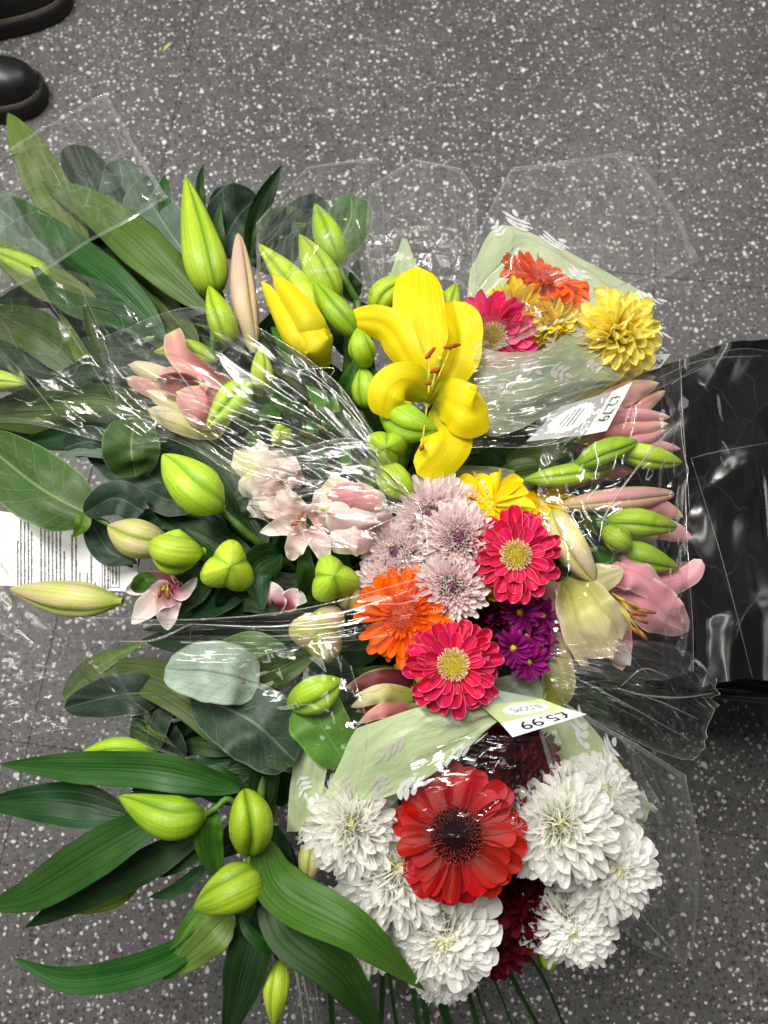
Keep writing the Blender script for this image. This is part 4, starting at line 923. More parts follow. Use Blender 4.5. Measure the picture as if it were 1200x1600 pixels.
blade('petal', [(440, 950, -3), (460, 935, -1.5), (480, 940, -2)], 34, M['p_lilywhite'], of, ripple=.1)
infill(s, [(520, 930, -8, 170, 150), (520, 960, -8, 190, 160), (540, 900, -8, 120, 140), (560, 960, -9, 150, 120), (500, 1010, -9, 200, 180)])

# --- S7: bottom left lily
s = lily('lily stem at bottom left with bright lime buds and long dark arching leaves', (400, 1290, -2))
stalk(s, [(430, 1080, -9), (412, 1200, -3), (402, 1300, -2), (385, 1360, -1)], (9, 6)); stalk(s, [(395, 1180, -7), (430, 1190, -4), (425, 1260, -4), (410, 1330, -3)], 6)
stalk(s, [(405, 1290, -2), (360, 1250, 1), (338, 1262, 2), (316, 1275, 2)], 5); stalk(s, [(402, 1320, -2), (398, 1350, 0), (392, 1378, 1)], 6); stalk(s, [(418, 1340, -3), (440, 1430, -3), (436, 1500, -2)], 5)
bud([(322, 1274, 2), (262, 1278, 4), (185, 1244, 3)], 72, M['bud_green'], s, phase=25, pk=.45)
bud([(390, 1330, 0), (392, 1285, 4), (382, 1232, 2.5)], 74, M['bud_green'], s, phase=0, lobe=.3, tri=.12, pk=.5, pw=.55)
bud([(402, 1372, 2), (360, 1392, 5), (302, 1420, 4)], 82, M['bud_green'], s, phase=35, pk=.42)
bud([(438, 1500, -2), (432, 1550, 0), (428, 1606, 0)], 46, M['bud_lime'], s, phase=30)
bud([(215, 1385, -4), (170, 1405, -3), (125, 1428, -3)], 34, M['bud_green'], s)
bud([(245, 1178, -3), (180, 1172, -1), (118, 1182, -1.5)], 42, M['bud_green'], s)
for (pts, wd, m_, rl, cp) in (
    ([(375, 1235, -1), (250, 1205, 2), (100, 1198, 1), (-4, 1194, -1)], 55, 'leaf_mid', -10, .2), ([(375, 1245, -2), (300, 1230, 0), (200, 1240, 0)], 34, 'leaf_dark', 30, .2),
    ([(200, 1275, -2), (90, 1255, -.5), (-40, 1255, -2)], 66, 'leaf_dark', 0, .15), ([(262, 1270, 1), (150, 1335, 2.4), (50, 1395, 1.5), (-30, 1420, 0)], 71, 'leaf_mid', 10, .15),
    ([(330, 1290, -1), (220, 1355, 0), (110, 1410, -.5), (38, 1450, -2)], 52, 'leaf_dark', -8, .2), ([(330, 1320, -2), (280, 1350, -1), (240, 1372, -2)], 24, 'leaf_dark', 0, .2), ([(325, 1350, -2), (275, 1390, -1.5), (232, 1402, -2)], 22, 'leaf_dark', 0, .2),
    ([(334, 1262, 1.5), (326, 1310, 1.5), (345, 1385, -1)], 49, 'leaf_fresh', 10, .35), ([(345, 1445, -1), (240, 1505, 0), (110, 1530, -1), (18, 1496, -2)], 47, 'leaf_mid', -18, .25),
    ([(360, 1425, 0), (315, 1470, 1), (254, 1532, -1)], 71, 'leaf_light', 0, -.1), ([(345, 1380, -2), (300, 1440, 0), (265, 1486, 0)], 27, 'leaf_fresh', 20, .3),
    ([(415, 1400, -2), (385, 1510, 0), (350, 1640, -2)], 71, 'leaf_dark', 8, .12), ([(408, 1310, 0), (440, 1390, 4), (560, 1460, 7), (664, 1548, 4)], 77, 'leaf_fresh', -12, .22),
    ([(412, 1350, 0), (450, 1450, 3.6), (540, 1530, 4.6), (606, 1640, 2)], 74, 'leaf_mid', 14, .2), ([(375, 1430, 1), (405, 1470, 2), (445, 1492, 0)], 25, 'leaf_mid', 40, .3),
    ([(414, 1310, -1), (440, 1370, 2.0), (500, 1420, 4.2), (560, 1460, 3)], 42, 'leaf_mid', 25, .2), ([(400, 1290, -3), (410, 1200, -2), (400, 1130, -3)], 42, 'leaf_dark', 10, .2), ([(430, 1290, -3), (440, 1400, -2), (430, 1500, -3)], 50, 'leaf_dark', 10, .2)):
    blade('leaf', pts, wd, M[m_], s, roll=rl, cup=cp, a=.62, b=.98, ripple=.05, nv=30)
infill(s, [(400, 1250, -6, 160, 180), (410, 1230, -7, 175, 260), (400, 1200, -7, 190, 200), (430, 1300, -6, 280, 200), (420, 1330, -7, 250, 140), (440, 1260, -7, 100, 160), (420, 1280, -7, 210, 120)])

# --- right lilies
s = lily('lily stem at right with green buds and pale pink elongated petals below the price card', (850, 740, -4))
stalk(s, [(740, 840, -12), (820, 760, -5), (905, 722, 0)], 6); stalk(s, [(800, 780, -8), (880, 740, -3), (965, 712, -1)], 5)
bud([(898, 728, 0), (945, 705, 2), (996, 689, 1.6)], 42, M['bud_green'], s, phase=20, pk=.5, pw=.6)
bud([(955, 702, -1), (1010, 712, .6), (1066, 723, .4)], 42, M['bud_lime'], s, phase=30, pk=.5, pw=.6)
bud([(820, 750, -2), (890, 742, -.5), (962, 730, -1)], 38, M['bud_green'], s, phase=0, pk=.5, pw=.6)
for (pts, wd, m_) in (([(900, 670, -1), (980, 650, .6), (1048, 652, .4)], 24, 'p_lilypink'), ([(900, 690, -1.5), (980, 672, 0), (1045, 662, 0)], 24, 'p_salmon'), ([(900, 705, -2), (990, 690, -.6), (1040, 672, -.5)], 26, 'p_lilypink'), ([(930, 700, -2.2), (1000, 694, -1.2), (1064, 702, -1.5)], 24, 'p_lilypink'), ([(870, 760, -3), (920, 740, -2), (990, 735, -2)], 34, 'p_lilypink')):
    blade('petal', pts, wd, M[m_], s, cup=-.6, a=.4, b=.55, ripple=.12)
for (pts, wd, m_) in (([(760, 760, -6), (830, 740, -3), (900, 735, -3)], 54, 'leaf_olive'), ([(780, 780, -7), (850, 770, -4), (930, 755, -4)], 60, 'leaf_mid'), ([(790, 720, -7), (870, 700, -4), (920, 690, -4)], 40, 'leaf_olive'), ([(880, 690, -3), (910, 670, -1), (962, 655, -1)], 22, 'leaf_fresh')):
    blade('leaf', pts, wd, M[m_], s, roll=rnd.uniform(-20, 20))
of = flowerroot(s, (960, 620, -3), 'open_flower', 'pale salmon bloom under the corner of the yellow chrysanthemum')
for (pts, wd, m_) in (([(900, 680, -3), (960, 625, -1), (1030, 598, -1)], 40, 'p_salmon'), ([(880, 660, -4), (950, 610, -2.4), (1024, 588, -2.5)], 40, 'p_cream'), ([(920, 690, -3.4), (980, 650, -2), (1040, 610, -2)], 30, 'p_salmon')):
    blade('petal', pts, wd, M[m_], of, cup=-.4, a=.35, b=.5, ripple=.2)
infill(s, [(800, 800, -9, 20, 180), (790, 780, -9, 35, 170), (800, 800, -10, 5, 180), (860, 800, -9, 40, 130), (820, 720, -10, 30, 150)], (40, 60), ('leaf_dark', 'leaf_olive', 'leaf_mid'))

s = lily('lily stem at right with a long cream pink bud above three upturned green buds', (880, 830, -4))
stalk(s, [(800, 900, -12), (880, 840, -4), (955, 818, 0)], 5); stalk(s, [(860, 860, -6), (930, 860, -2), (968, 870, -.5)], 5)
bud([(948, 814, 0), (1000, 816, 2), (1058, 824, 1.2)], 48, M['bud_lime'], s, phase=15, pk=.48, pw=.55)
bud([(944, 828, 0), (962, 840, 2.4), (988, 857, 2.4)], 46, M['bud_green'], s, phase=60, pk=.55)
bud([(965, 862, -1), (1005, 872, 1), (1063, 888, 1)], 54, M['bud_green'], s, phase=20, pk=.42)
bud([(880, 790, -2), (975, 780, -.4), (1054, 772, -.6)], 42, M['bud_pink'], s, phase=10, pw=.4, pk=.5)
blade('petal', [(970, 800, -2), (1020, 792, -.5), (1068, 808, -1)], 34, M['p_salmon'], s, cup=-.5, a=.4, b=.55, ripple=.12)
blade('petal', [(980, 830, -2), (1030, 825, -1.4), (1082, 842, -1)], 38, M['p_lilypink'], s, cup=-.4, a=.4, b=.55, ripple=.12)
blade('petal', [(970, 835, -2), (1000, 840, -1.2), (1030, 832, -1)], 40, M['p_cream'], s, cup=-.4, a=.4, b=.55, ripple=.12)
blade('petal', [(975, 885, -2), (1035, 912, .4), (1075, 900, 1.2), (1096, 874, 2)], 34, M['p_lilypink'], s, cup=-.5, a=.4, b=.35)
for (pts, wd, m_) in (([(880, 850, -4), (930, 815, -1), (970, 800, -1)], 24, 'leaf_fresh'), ([(930, 860, -2), (955, 875, .4), (974, 905, -.5)], 30, 'leaf_fresh'), ([(890, 830, -3), (915, 815, -.5), (935, 835, -1)], 30, 'leaf_olive'), ([(840, 820, -5), (900, 800, -3), (950, 790, -3)], 50, 'leaf_mid')):
    blade('leaf', pts, wd, M[m_], s, roll=rnd.uniform(-25, 25), cup=.3)
infill(s, [(840, 860, -9, 10, 160), (850, 850, -9, 350, 150), (850, 870, -9, 330, 150), (850, 830, -10, 20, 150)], (40, 60), ('leaf_dark', 'leaf_olive', 'leaf_mid'))

s = lily('lily stem at right with the open deep pink bloom, brown anthers and cream buds', (890, 920, -4))
stalk(s, [(800, 980, -12), (860, 930, -5), (900, 905, -2)], 6)
bud([(866, 798, -.5), (890, 850, 2), (928, 908, 1.6)], 58, M['bud_cream'], s, phase=20, pk=.5, pw=.5, lobe=.22)
of = flowerroot(s, (900, 920, 0), 'half_open_flower', 'cream yellow bloom opening downward')
for (pts, wd, m_, rl, cp) in (([(888, 900, -1), (905, 960, 2.4), (932, 1030, 1.4)], 54, 'p_cream', -25, -.6), ([(892, 898, -.5), (930, 950, 3.4), (972, 1000, 2.4)], 56, 'p_cream', 20, -.6), ([(890, 900, 0), (920, 960, 3.6), (958, 1030, 2.2)], 62, 'p_cream', 0, -.6), ([(885, 905, -1.4), (893, 970, 1.4), (920, 1040, .6)], 40, 'p_cream', -50, -.5), ([(895, 905, -1), (935, 980, 2.2), (985, 1040, .4)], 40, 'p_lilywhite', 0, -.4)):
    blade('petal', pts, wd, M[m_], of, roll=rl, cup=cp, a=.35, b=.35, ripple=.05, groove=.1)
of = flowerroot(s, (950, 920, -1), 'open_flower', 'open deep pink bloom with brown anthers')
for (pts, wd, m_, rl, cp) in (([(945, 918, -1.5), (1000, 935, 1), (1040, 965, 1.2), (1076, 986, .4)], 78, 'p_lilypink', 10, -.2), ([(930, 895, -1), (990, 895, 2), (1046, 940, 1.6)], 54, 'p_lilypink', -15, -.35), ([(945, 925, -2), (960, 980, 0), (972, 1048, -.5)], 52, 'p_lilypink', 0, -.3), ([(925, 880, -1), (930, 905, 1.8), (975, 890, 2.2)], 52, 'p_cream', 0, -.4), ([(945, 918, -2), (1010, 905, -.6), (1060, 935, -.8)], 60, 'p_salmon', 0, -.2)):
    blade('petal', pts, wd, M[m_], of, roll=rl, cup=cp, a=.45, b=.55, ripple=.14, groove=.14, nu=12)
for (x, y, l, a_) in ((1010, 955, 28, -10), (1000, 968, 26, -25), (992, 985, 24, -40), (1004, 992, 22, -50), (985, 945, 24, -35), (995, 958, 30, -15)): anther(of, (952, 925, 0), (x, y, 3), l, a_, 'anther_brown')
blade('dead_petal', [(868, 1108, -3), (872, 1050, -1), (845, 960, -2)], 52, M['p_cream'], s, cup=-.4, a=.3, b=.4, ripple=.06)
blade('dead_petal', [(900, 1035, -3), (875, 980, -1.4), (860, 905, -2)], 58, M['p_salmon'], s, cup=-.4, a=.3, b=.4, ripple=.06)
infill(s, [(850, 950, -9, 330, 130), (850, 1000, -10, 300, 130), (840, 940, -9, 350, 150), (860, 1020, -10, 340, 150), (860, 1040, -9, 320, 130)], (40, 60), ('leaf_dark', 'leaf_mid'))

# --- wilted maroon lily between bouquets
s = lily('wilted maroon and cream lily bud lying beneath the lower pink gerbera', (640, 1090, -1))
for (pts, wd, m_, rl) in (([(660, 1095, -2), (600, 1085, .6), (548, 1105, 0)], 30, 'p_cream', 0), ([(665, 1075, -2), (600, 1060, 0), (540, 1075, -.5)], 34, 'p_dusk', 0), ([(660, 1100, -2), (600, 1110, .8), (560, 1130, .2)], 24, 'p_salmon', 0), ([(660, 1085, -2), (600, 1075, .4), (552, 1088, 0)], 14, 'p_cream', 0), ([(665, 1092, -2), (600, 1095, .1), (556, 1112, -.5)], 28, 'p_dusk', 0)):
    blade('petal', pts, wd, M[m_], s, roll=rl, cup=-.5, a=.45, b=.7, ripple=.25)
stalk(s, [(720, 1040, -8), (690, 1085, -3), (660, 1095, -2)], 5)
infill(s, [(640, 1060, -8, 180, 120), (660, 1080, -8, 200, 140), (600, 1000, -9, 200, 160), (640, 1100, -9, 170, 160)], (40, 60), ('leaf_dark', 'leaf_olive'))

# ================================================================== BROAD-LEAVED BRANCHES
def branch(label, at): return thing('leafy_branch', label, 'foliage', P(at), 'broad leaved foliage branches')
b_ = branch('broad leaved branch with a big mid green leaf over the paper care card', (135, 800, 0))
tube('stalk', [(420, 920, -10), (250, 860, -5), (180, 825, -1), (135, 800, 0)], (5, 3.5), M['stem'], b_)
blade('leaf', [(142, 806, 0), (60, 760, 2), (-40, 680, 0)], 112, M['broad_mid'], b_, cup=-.1, a=.45, b=.42, nu=12)
blade('leaf', [(132, 802, .4), (180, 778, 2), (224, 800, .5)], 56, M['broad_dark'], b_, cup=.15, a=.5, b=.3, roll=-5)
blade('leaf', [(132, 802, .4), (128, 820, .8), (114, 840, 0)], 24, M['broad_fresh'], b_)
blade('leaf', [(212, 745, -1), (205, 700, 1.6), (210, 655, .8)], 86, M['broad_mid'], b_, cup=.1, a=.38, b=.35, nu=12)
blade('leaf', [(170, 704, -1), (140, 690, .8), (100, 700, -.4)], 50, M['broad_dark'], b_, cup=.1, a=.3, b=.35)
blade('leaf', [(180, 714, -.6), (130, 706, .6), (82, 716, -.4)], 20, M['broad_grey'], b_, roll=40)
blade('leaf', [(260, 760, -3), (200, 720, -1.6), (150, 680, -2)], 84, M['broad_dark'], b_, cup=.1, a=.4, b=.35)
blade('leaf', [(230, 765, -2), (260, 780, -.8), (305, 785, -1.5)], 50, M['broad_dark'], b_, cup=.1, a=.4, b=.35)
blade('leaf', [(140, 810, -3), (170, 860, -2), (215, 880, -3)], 48, M['broad_dark'], b_, cup=.1)
blade('leaf', [(250, 700, -4), (310, 720, -3), (350, 700, -4)], 70, M['broad_dark'], b_, cup=.1, a=.4, b=.35)
b_ = branch('broad leaved branch at lower left carrying one silvery grey leaf with an insect hole', (410, 1100, -3))
tube('stalk', [(470, 980, -12), (430, 1060, -5), (405, 1110, -2)], (5, 3.5), M['stem'], b_)
lf = blade('leaf', [(404, 1068, .5), (340, 1050, 3), (258, 1044, 2)], 96, M['broad_silver'], b_, cup=.12, a=.34, b=.42, nu=12, nv=28, roll=10, ripple=.04); lf['label'] = 'silvery grey leaf with a brown insect hole'
p = P((377, 1066, 3.2)); v, f, u = tube_data([p, p + Vector((0.003, .0004, 0))], .0016, 10); mobj('leaf_hole', v, f, M['anther_brown'], b_)
blade('leaf', [(300, 1085, -.5), (390, 1125, 2), (462, 1190, .6)], 118, M['broad_dark'], b_, cup=-.08, a=.42, b=.34, nu=12, nv=28)
blade('leaf', [(250, 1085, -3), (190, 1085, -1), (100, 1106, -2)], 66, M['broad_dark'], b_, cup=.1, a=.35, b=.5)
blade('leaf', [(255, 1075, -4), (235, 1130, -2.6), (222, 1192, -3)], 60, M['broad_dark'], b_, cup=.15, a=.4, b=.5)
blade('leaf', [(160, 1040, -4), (280, 1080, -1.5), (420, 1200, -2)], 70, M['leaf_olive'], b_, cup=.1, a=.6, b=.5)
blade('leaf', [(100, 1090, -5), (150, 1040, -3.4), (230, 1000, -4)], 34, M['leaf_light'], b_, cup=.2)
blade('leaf', [(468, 1085, -.5), (500, 1130, 1.6), (542, 1198, .2)], 92, M['broad_fresh'], b_, cup=-.12, a=.35, b=.42, nu=12)
blade('leaf', [(400, 1060, -1), (440, 1040, 0), (500, 1020, -1)], 58, M['leaf_olive'], b_, cup=.25, roll=20)
blade('leaf', [(330, 1040, -4), (400, 1020, -3), (470, 1040, -4)], 70, M['broad_mid'], b_, cup=.1)
blade('leaf', [(280, 1200, -5), (250, 1150, -4), (240, 1100, -5)], 60, M['broad_dark'], b_, cup=.1)
bud([(448, 1104, -.5), (490, 1085, 2.6), (536, 1062, 2.4)], 64, M['bud_green'], b_, phase=30, pk=.55, lobe=.2)
infill(b_, [(430, 1080, -8, 190, 220), (430, 1100, -8, 205, 220), (430, 1060, -8, 175, 200), (420, 1150, -8, 180, 200), (420, 1120, -9, 220, 160), (470, 1020, -8, 170, 160), (470, 1100, -8, 250, 140), (480, 1050, -8, 340, 120), (400, 1000, -9, 180, 180)])
b_ = branch('broad leaved branch at the top left with dull olive leaves standing behind the lime bud', (380, 420, -6))
tube('stalk', [(430, 760, -16), (410, 560, -9), (385, 430, -6)], (5, 3.5), M['stem_dark'], b_)
for (pts, wd, m_, rl) in (([(310, 420, -5), (270, 370, -4), (232, 312, -5)], 80, 'broad_grey', 0), ([(340, 400, -6), (370, 340, -4), (402, 308, -6)], 90, 'broad_dark', 0), ([(330, 330, -7), (365, 320, -6), (405, 325, -7)], 60, 'broad_dark', 0),
                          ([(250, 420, -7), (225, 340, -6), (250, 280, -7)], 70, 'broad_grey', 0), ([(200, 380, -6), (150, 300, -5), (115, 225, -6)], 80, 'broad_dark', 10), ([(160, 350, -7), (190, 290, -6), (185, 250, -7)], 60, 'broad_grey', 0),
                          ([(400, 420, -6), (450, 370, -5), (505, 310, -6)], 70, 'broad_dark', 10), ([(510, 400, -7), (545, 350, -6), (550, 305, -7)], 70, 'broad_mid', 0), ([(400, 390, -5), (440, 350, -4), (480, 350, -5)], 50, 'broad_mid', 0), ([(250, 480, -7), (190, 400, -6), (160, 330, -7)], 90, 'broad_grey', 0), ([(130, 480, -7), (50, 400, -6), (-30, 330, -7)], 100, 'broad_grey', 0)):
    blade('leaf', pts, wd, M[m_], b_, roll=rl, cup=.1, a=.4, b=.4)

# ================================================================== GERBERAS
gerbera(806, 868, 3.6, 152, 'pink gerbera with pale petal edges, right of the blush pompons', 'pink', .02, .06, droop=lambda a: 0)
gerbera(708, 1040, 3.8, 158, 'pink gerbera with pale petal edges, above the green paper sleeve', 'pink', .02, .10)
gerbera(632, 962, 1.6, 156, 'orange gerbera half covered by folded cellophane', 'orange', -.1, .12)
gerbera(713, 1304, 3.6, 214, 'large red gerbera with a dark maroon centre among white chrysanthemums', 'red', -.05, -.02)
gerbera(776, 520, .9, 142, 'hot pink gerbera tucked into the upper sleeve beside the yellow lily', 'hot', -.35, -.35)
gerbera(850, 440, .8, 146, 'orange gerbera seen from the side at the top of the upper bouquet', 'orange', .55, 1.5)

# ================================================================== CHRYSANTHEMUMS
gw = 'white chrysanthemums in the lower bouquet'
for (x, y, dz, d, tx, ty, lb) in (
    (552, 1290, 1, 150, -.1, .1, 'white chrysanthemum directly below the green sleeve flap, farthest left'),
    (622, 1360, .4, 182, 0, 0, 'white chrysanthemum touching the left side of the red gerbera'),
    (566, 1438, -.6, 150, -.2, -.2, 'white chrysanthemum partly behind the long green leaf tip'),
    (692, 1450, 1, 172, 0, -.5, 'white chrysanthemum directly below the red gerbera'),
    (874, 1288, 2.8, 176, .05, .05, 'largest white chrysanthemum with a yellow heart right of the red gerbera'),
    (942, 1352, 1, 164, .5, -.2, 'white chrysanthemum reaching farthest right in the lower bouquet'),
    (886, 1428, -.2, 156, .2, -.7, 'white chrysanthemum hanging over the small green bud at lower right'),
    (932, 1246, -1.6, 130, .6, .5, 'small cream chrysanthemum behind the largest white one'),
    (690, 1512, -2, 110, 0, -1.0, 'lowest white chrysanthemum facing the floor above the grass stems')):
    chrys(x, y, dz, d, lb, 'p_white', 'p_white_c', 235, tx * .75, ty * .75, .205, group=gw, heart=.12, arch=.24)
gm = 'dark maroon chrysanthemums in the lower bouquet'
for (x, y, dz, d, tx, ty, lb) in ((810, 1196, -1, 150, .5, .6, 'dark maroon chrysanthemum under the price card'), (735, 1195, -2.5, 120, -.2, .5, 'dark maroon chrysanthemum behind the top of the red gerbera'),
    (815, 1400, -1.5, 140, .1, -.3, 'dark maroon chrysanthemum between the red gerbera and the white blooms at right'), (772, 1470, -2.6, 120, 0, -.9, 'lowest dark maroon chrysanthemum hanging over the grass stems')):
    chrys(x, y, dz, d, lb, 'p_maroon', 'p_maroon', 95, tx, ty, .2, group=gm)
gp = 'blush pink pompon chrysanthemums in the middle bouquet'
for (x, y, dz, d, tx, ty, lb) in ((678, 806, .4, 140, -.2, .3, 'blush pompon chrysanthemum, topmost of the middle bouquet'), (716, 842, 1.8, 128, 0, .1, 'blush pompon chrysanthemum touching the left of the upper pink gerbera'),
    (706, 916, 1.6, 118, 0, 0, 'blush pompon chrysanthemum with a dark heart above the lower pink gerbera'), (622, 866, -.6, 120, -.4, .2, 'blush pompon chrysanthemum behind cellophane below the blush lily'), (612, 915, -.8, 120, -.4, 0, 'blush pompon chrysanthemum behind the orange gerbera'), (736, 790, -.6, 90, .3, .6, 'small blush pompon chrysanthemum behind the yellow daisy')):
    chrys(x, y, dz, d, lb, 'p_blush', 'p_blush_c', 270, tx * .6, ty * .6, .19, group=gp, lo=-5, arch=.30, heart=.07, pom=True)
chrys(958, 526, .6, 150, 'pale yellow chrysanthemum at the right corner of the upper bouquet', 'p_pale_yellow', 'p_pale_yellow', 100, .3, .15, .28, arch=.18)
chrys(862, 508, .2, 92, 'small pale yellow chrysanthemum below the orange gerbera in the upper bouquet', 'p_pale_yellow', 'p_daisy', 70, .3, -.3, .24)
chrys(880, 490, -3, 70, 'small maroon chrysanthemum peeping between the yellow blooms of the upper bouquet', 'p_maroon', 'p_maroon', 60, .3, .3, .22)
daisy(806, 490, .7, 110, 'bright yellow daisy above the hot pink gerbera', 'p_daisy', 20, -.1, -.1, group='yellow daisies in the bouquets')
daisy(766, 790, 1, 130, 'bright yellow daisy behind the top of the upper pink gerbera', 'p_daisy', 12, -.1, .9, w=.42, rows=1, group='yellow daisies in the bouquets')
daisy(742, 930, -1, 90, 'yellow daisy wedged between the two pink gerberas', 'p_daisy', 16, .2, -.2, group='yellow daisies in the bouquets')
daisy(688, 965, -2, 70, 'small yellow daisy beside the orange gerbera', 'p_daisy', 14, 0, .2, group='yellow daisies in the bouquets')
daisy(640, 1056, -2, 56, 'small dull yellow daisy below the orange gerbera', 'p_pale_yellow', 14, 0, 0, group='yellow daisies in the bouquets')
daisy(845, 785, -4, 110, 'yellow daisy hazy behind cellophane above the upper pink gerbera', 'p_daisy', 16, 0, .5, group='yellow daisies in the bouquets')
gq = 'small purple daisies below the upper pink gerbera'
for (x, y, dz, d, lb) in ((812, 956, .6, 72, 'purple daisy just below the upper pink gerbera'), (848, 962, -.4, 60, 'purple daisy at the right end of its cluster'), (824, 992, -.2, 66, 'purple daisy in the middle of its cluster'), (802, 1012, 1, 66, 'purple daisy nearest to the lower pink gerbera'), (826, 1034, .8, 66, 'lowest purple daisy with a pale centre'), (846, 1008, -1, 60, 'purple daisy half hidden beneath its cluster on the right')):
    daisy(x, y, dz, d, lb, 'p_purple', 13, rnd.uniform(-.2, .2), rnd.uniform(-.2, .2), group=gq)
chrys(766, 966, -.6, 80, 'small maroon chrysanthemum between the pink gerberas and purple daisies', 'p_maroon', 'p_purple', 60, 0, 0, .24)

# ================================================================== PRINTED PAPER SLEEVES
s = thing('paper_sleeve', 'pale green printed sleeve with white leaf sprigs round the white and red bouquet', 'bouquet sleeve', P((600, 1200, -4)), 'printed green sleeves')
o, Fn, Nn = sheet('front_flap', [[(556, 1138, .5), (640, 1110, 2), (720, 1092, 2.6), (795, 1098, 2.4)], [(520, 1215, .8), (590, 1170, 2.6), (680, 1140, 3.4), (790, 1112, 3)], [(488, 1305, .6), (560, 1262, 2), (660, 1220, 3), (785, 1122, 3)]], M['sleeve'], s, 40, 24, folds=5, amp=.12, seed=3)
for (u, v, a_, sz) in ((.78, .9, 35, .16), (.55, .95, 20, .15), (.40, .8, 60, .15), (.12, .6, 70, .16), (.25, .75, 110, .13), (.70, .35, 30, .15), (.5, .5, 150, .13)): sprig(s, Fn, Nn, u, v, a_, sz, M['print_white' if v > .88 else 'print_lilac'], 4, 1.5, .0012)
o, Fn, Nn = sheet('side_flap', [[(470, 1150, -1), (515, 1150, 0)], [(455, 1215, -1), (508, 1215, .4)], [(448, 1300, -1), (490, 1300, 0)]], M['sleeve'], s, 12, 24, folds=3, amp=.1, seed=4)
for (u, v, a_) in ((.3, .5, 60), (.6, .95, 80)): sprig(s, Fn, Nn, u, v, a_, .5, M['print_white'], 4, .35, .0012)
o, Fn, Nn = sheet('back_panel', [[(840, 1080, -6), (900, 1110, -4), (960, 1180, -3.4), (1018, 1262, -3)], [(850, 1200, -5), (900, 1220, -4), (950, 1260, -4), (1005, 1285, -3.4)], [(880, 1300, -6), (920, 1300, -5), (960, 1300, -5), (985, 1292, -4)]], M['sleeve'], s, 30, 24, folds=5, amp=.15, seed=6)
for (u, v, a_) in ((.62, .1, -80), (.9, .1, -60), (.4, .2, -100), (.75, .5, -40)): sprig(s, Fn, Nn, u, v, a_, .2, M['print_white'], 4, 1, .0012)

s = thing('paper_sleeve', 'sage green sleeve with pink printed sprigs round the upper orange and yellow bouquet', 'bouquet sleeve', P((850, 560, -4)), 'printed green sleeves')
o, Fn, Nn = sheet('back_panel', [[(735, 420, -6), (785, 352, -4), (900, 400, -3.4), (1018, 462, -3)], [(730, 480, -6), (820, 420, -5), (920, 450, -4.4), (1012, 510, -3.6)], [(740, 560, -7), (830, 520, -6), (920, 540, -5), (1008, 560, -4)]], M['sleeve'], s, 40, 30, folds=6, amp=.15, seed=7)
for (u, v, a_, sz) in ((.42, .02, -80, .15), (.55, .05, -60, .15), (.3, .1, -100, .12), (.98, .45, 0, .12), (1.0, .7, 10, .1), (.95, .12, -40, .12), (.6, .45, -60, .14)): sprig(s, Fn, Nn, u, v, a_, sz, M['print_white'], 4, 1.3, .0012)
o, Fn, Nn = sheet('front_panel', [[(722, 470, -.5), (750, 540, 1.8), (840, 548, 2), (905, 518, 1.4), (972, 584, .6)], [(715, 540, -1), (750, 590, 1), (820, 610, 1.6), (890, 600, 1), (965, 596, .2)], [(715, 640, -3), (760, 680, -1), (800, 675, -.5), (850, 650, -.6), (940, 608, -.8)]], M['sleeve_sage'], s, 50, 36, folds=8, amp=.15, seed=8)
for (u, v, a_, sz) in ((.2, .0, -90, .1), (.3, .1, 60, .1), (.45, .15, 40, .12), (.55, .05, -70, .1), (.62, .3, 30, .12), (.72, .05, -60, .12), (.82, .25, 20, .1), (.4, .4, 100, .1), (.9, .1, -50, .1)): sprig(s, Fn, Nn, u, v, a_, sz, M['print_lilac'], 4, 1.4, .0012)
o, Fn, Nn = sheet('corner_tip', [[(628, 372, -4), (636, 374, -4)], [(606, 440, -5), (660, 440, -5)]], M['sleeve'], s, 10, 12, folds=2, amp=.1, seed=9)

s = thing('paper_sleeve', 'translucent green sleeve around the pink gerberas and pompons in the middle', 'bouquet sleeve', P((740, 900, -5)), 'printed green sleeves')
sheet('top_panel', [[(640, 765, -3), (680, 730, -1.6), (760, 728, -1.6), (804, 735, -1.6)], [(640, 800, -4), (690, 770, -3), (760, 765, -3), (808, 790, -3)]], M['sleeve_sage'], s, 30, 14, folds=4, amp=.15, seed=12)
sheet('right_panel', [[(846, 900, -4), (862, 960, -2), (852, 1030, -2), (835, 1095, -2)], [(878, 920, -4), (874, 970, -3), (866, 1040, -3), (850, 1100, -3)]], M['sleeve'], s, 30, 10, folds=4, amp=.2, seed=13)
sheet('bottom_panel', [[(700, 1060, -4), (770, 1060, -2.5), (840, 1040, -2)], [(735, 1100, -2), (785, 1090, -1), (850, 1095, -1.4)]], M['sleeve_sage'], s, 30, 14, folds=5, amp=.25, seed=14)

# ================================================================== PRICE AND CARE CARDS
s = thing('price_card', 'white price card reading £5.99 upside down on the lower green sleeve', 'price card', P((850, 1120, 3.6)), 'printed price cards')
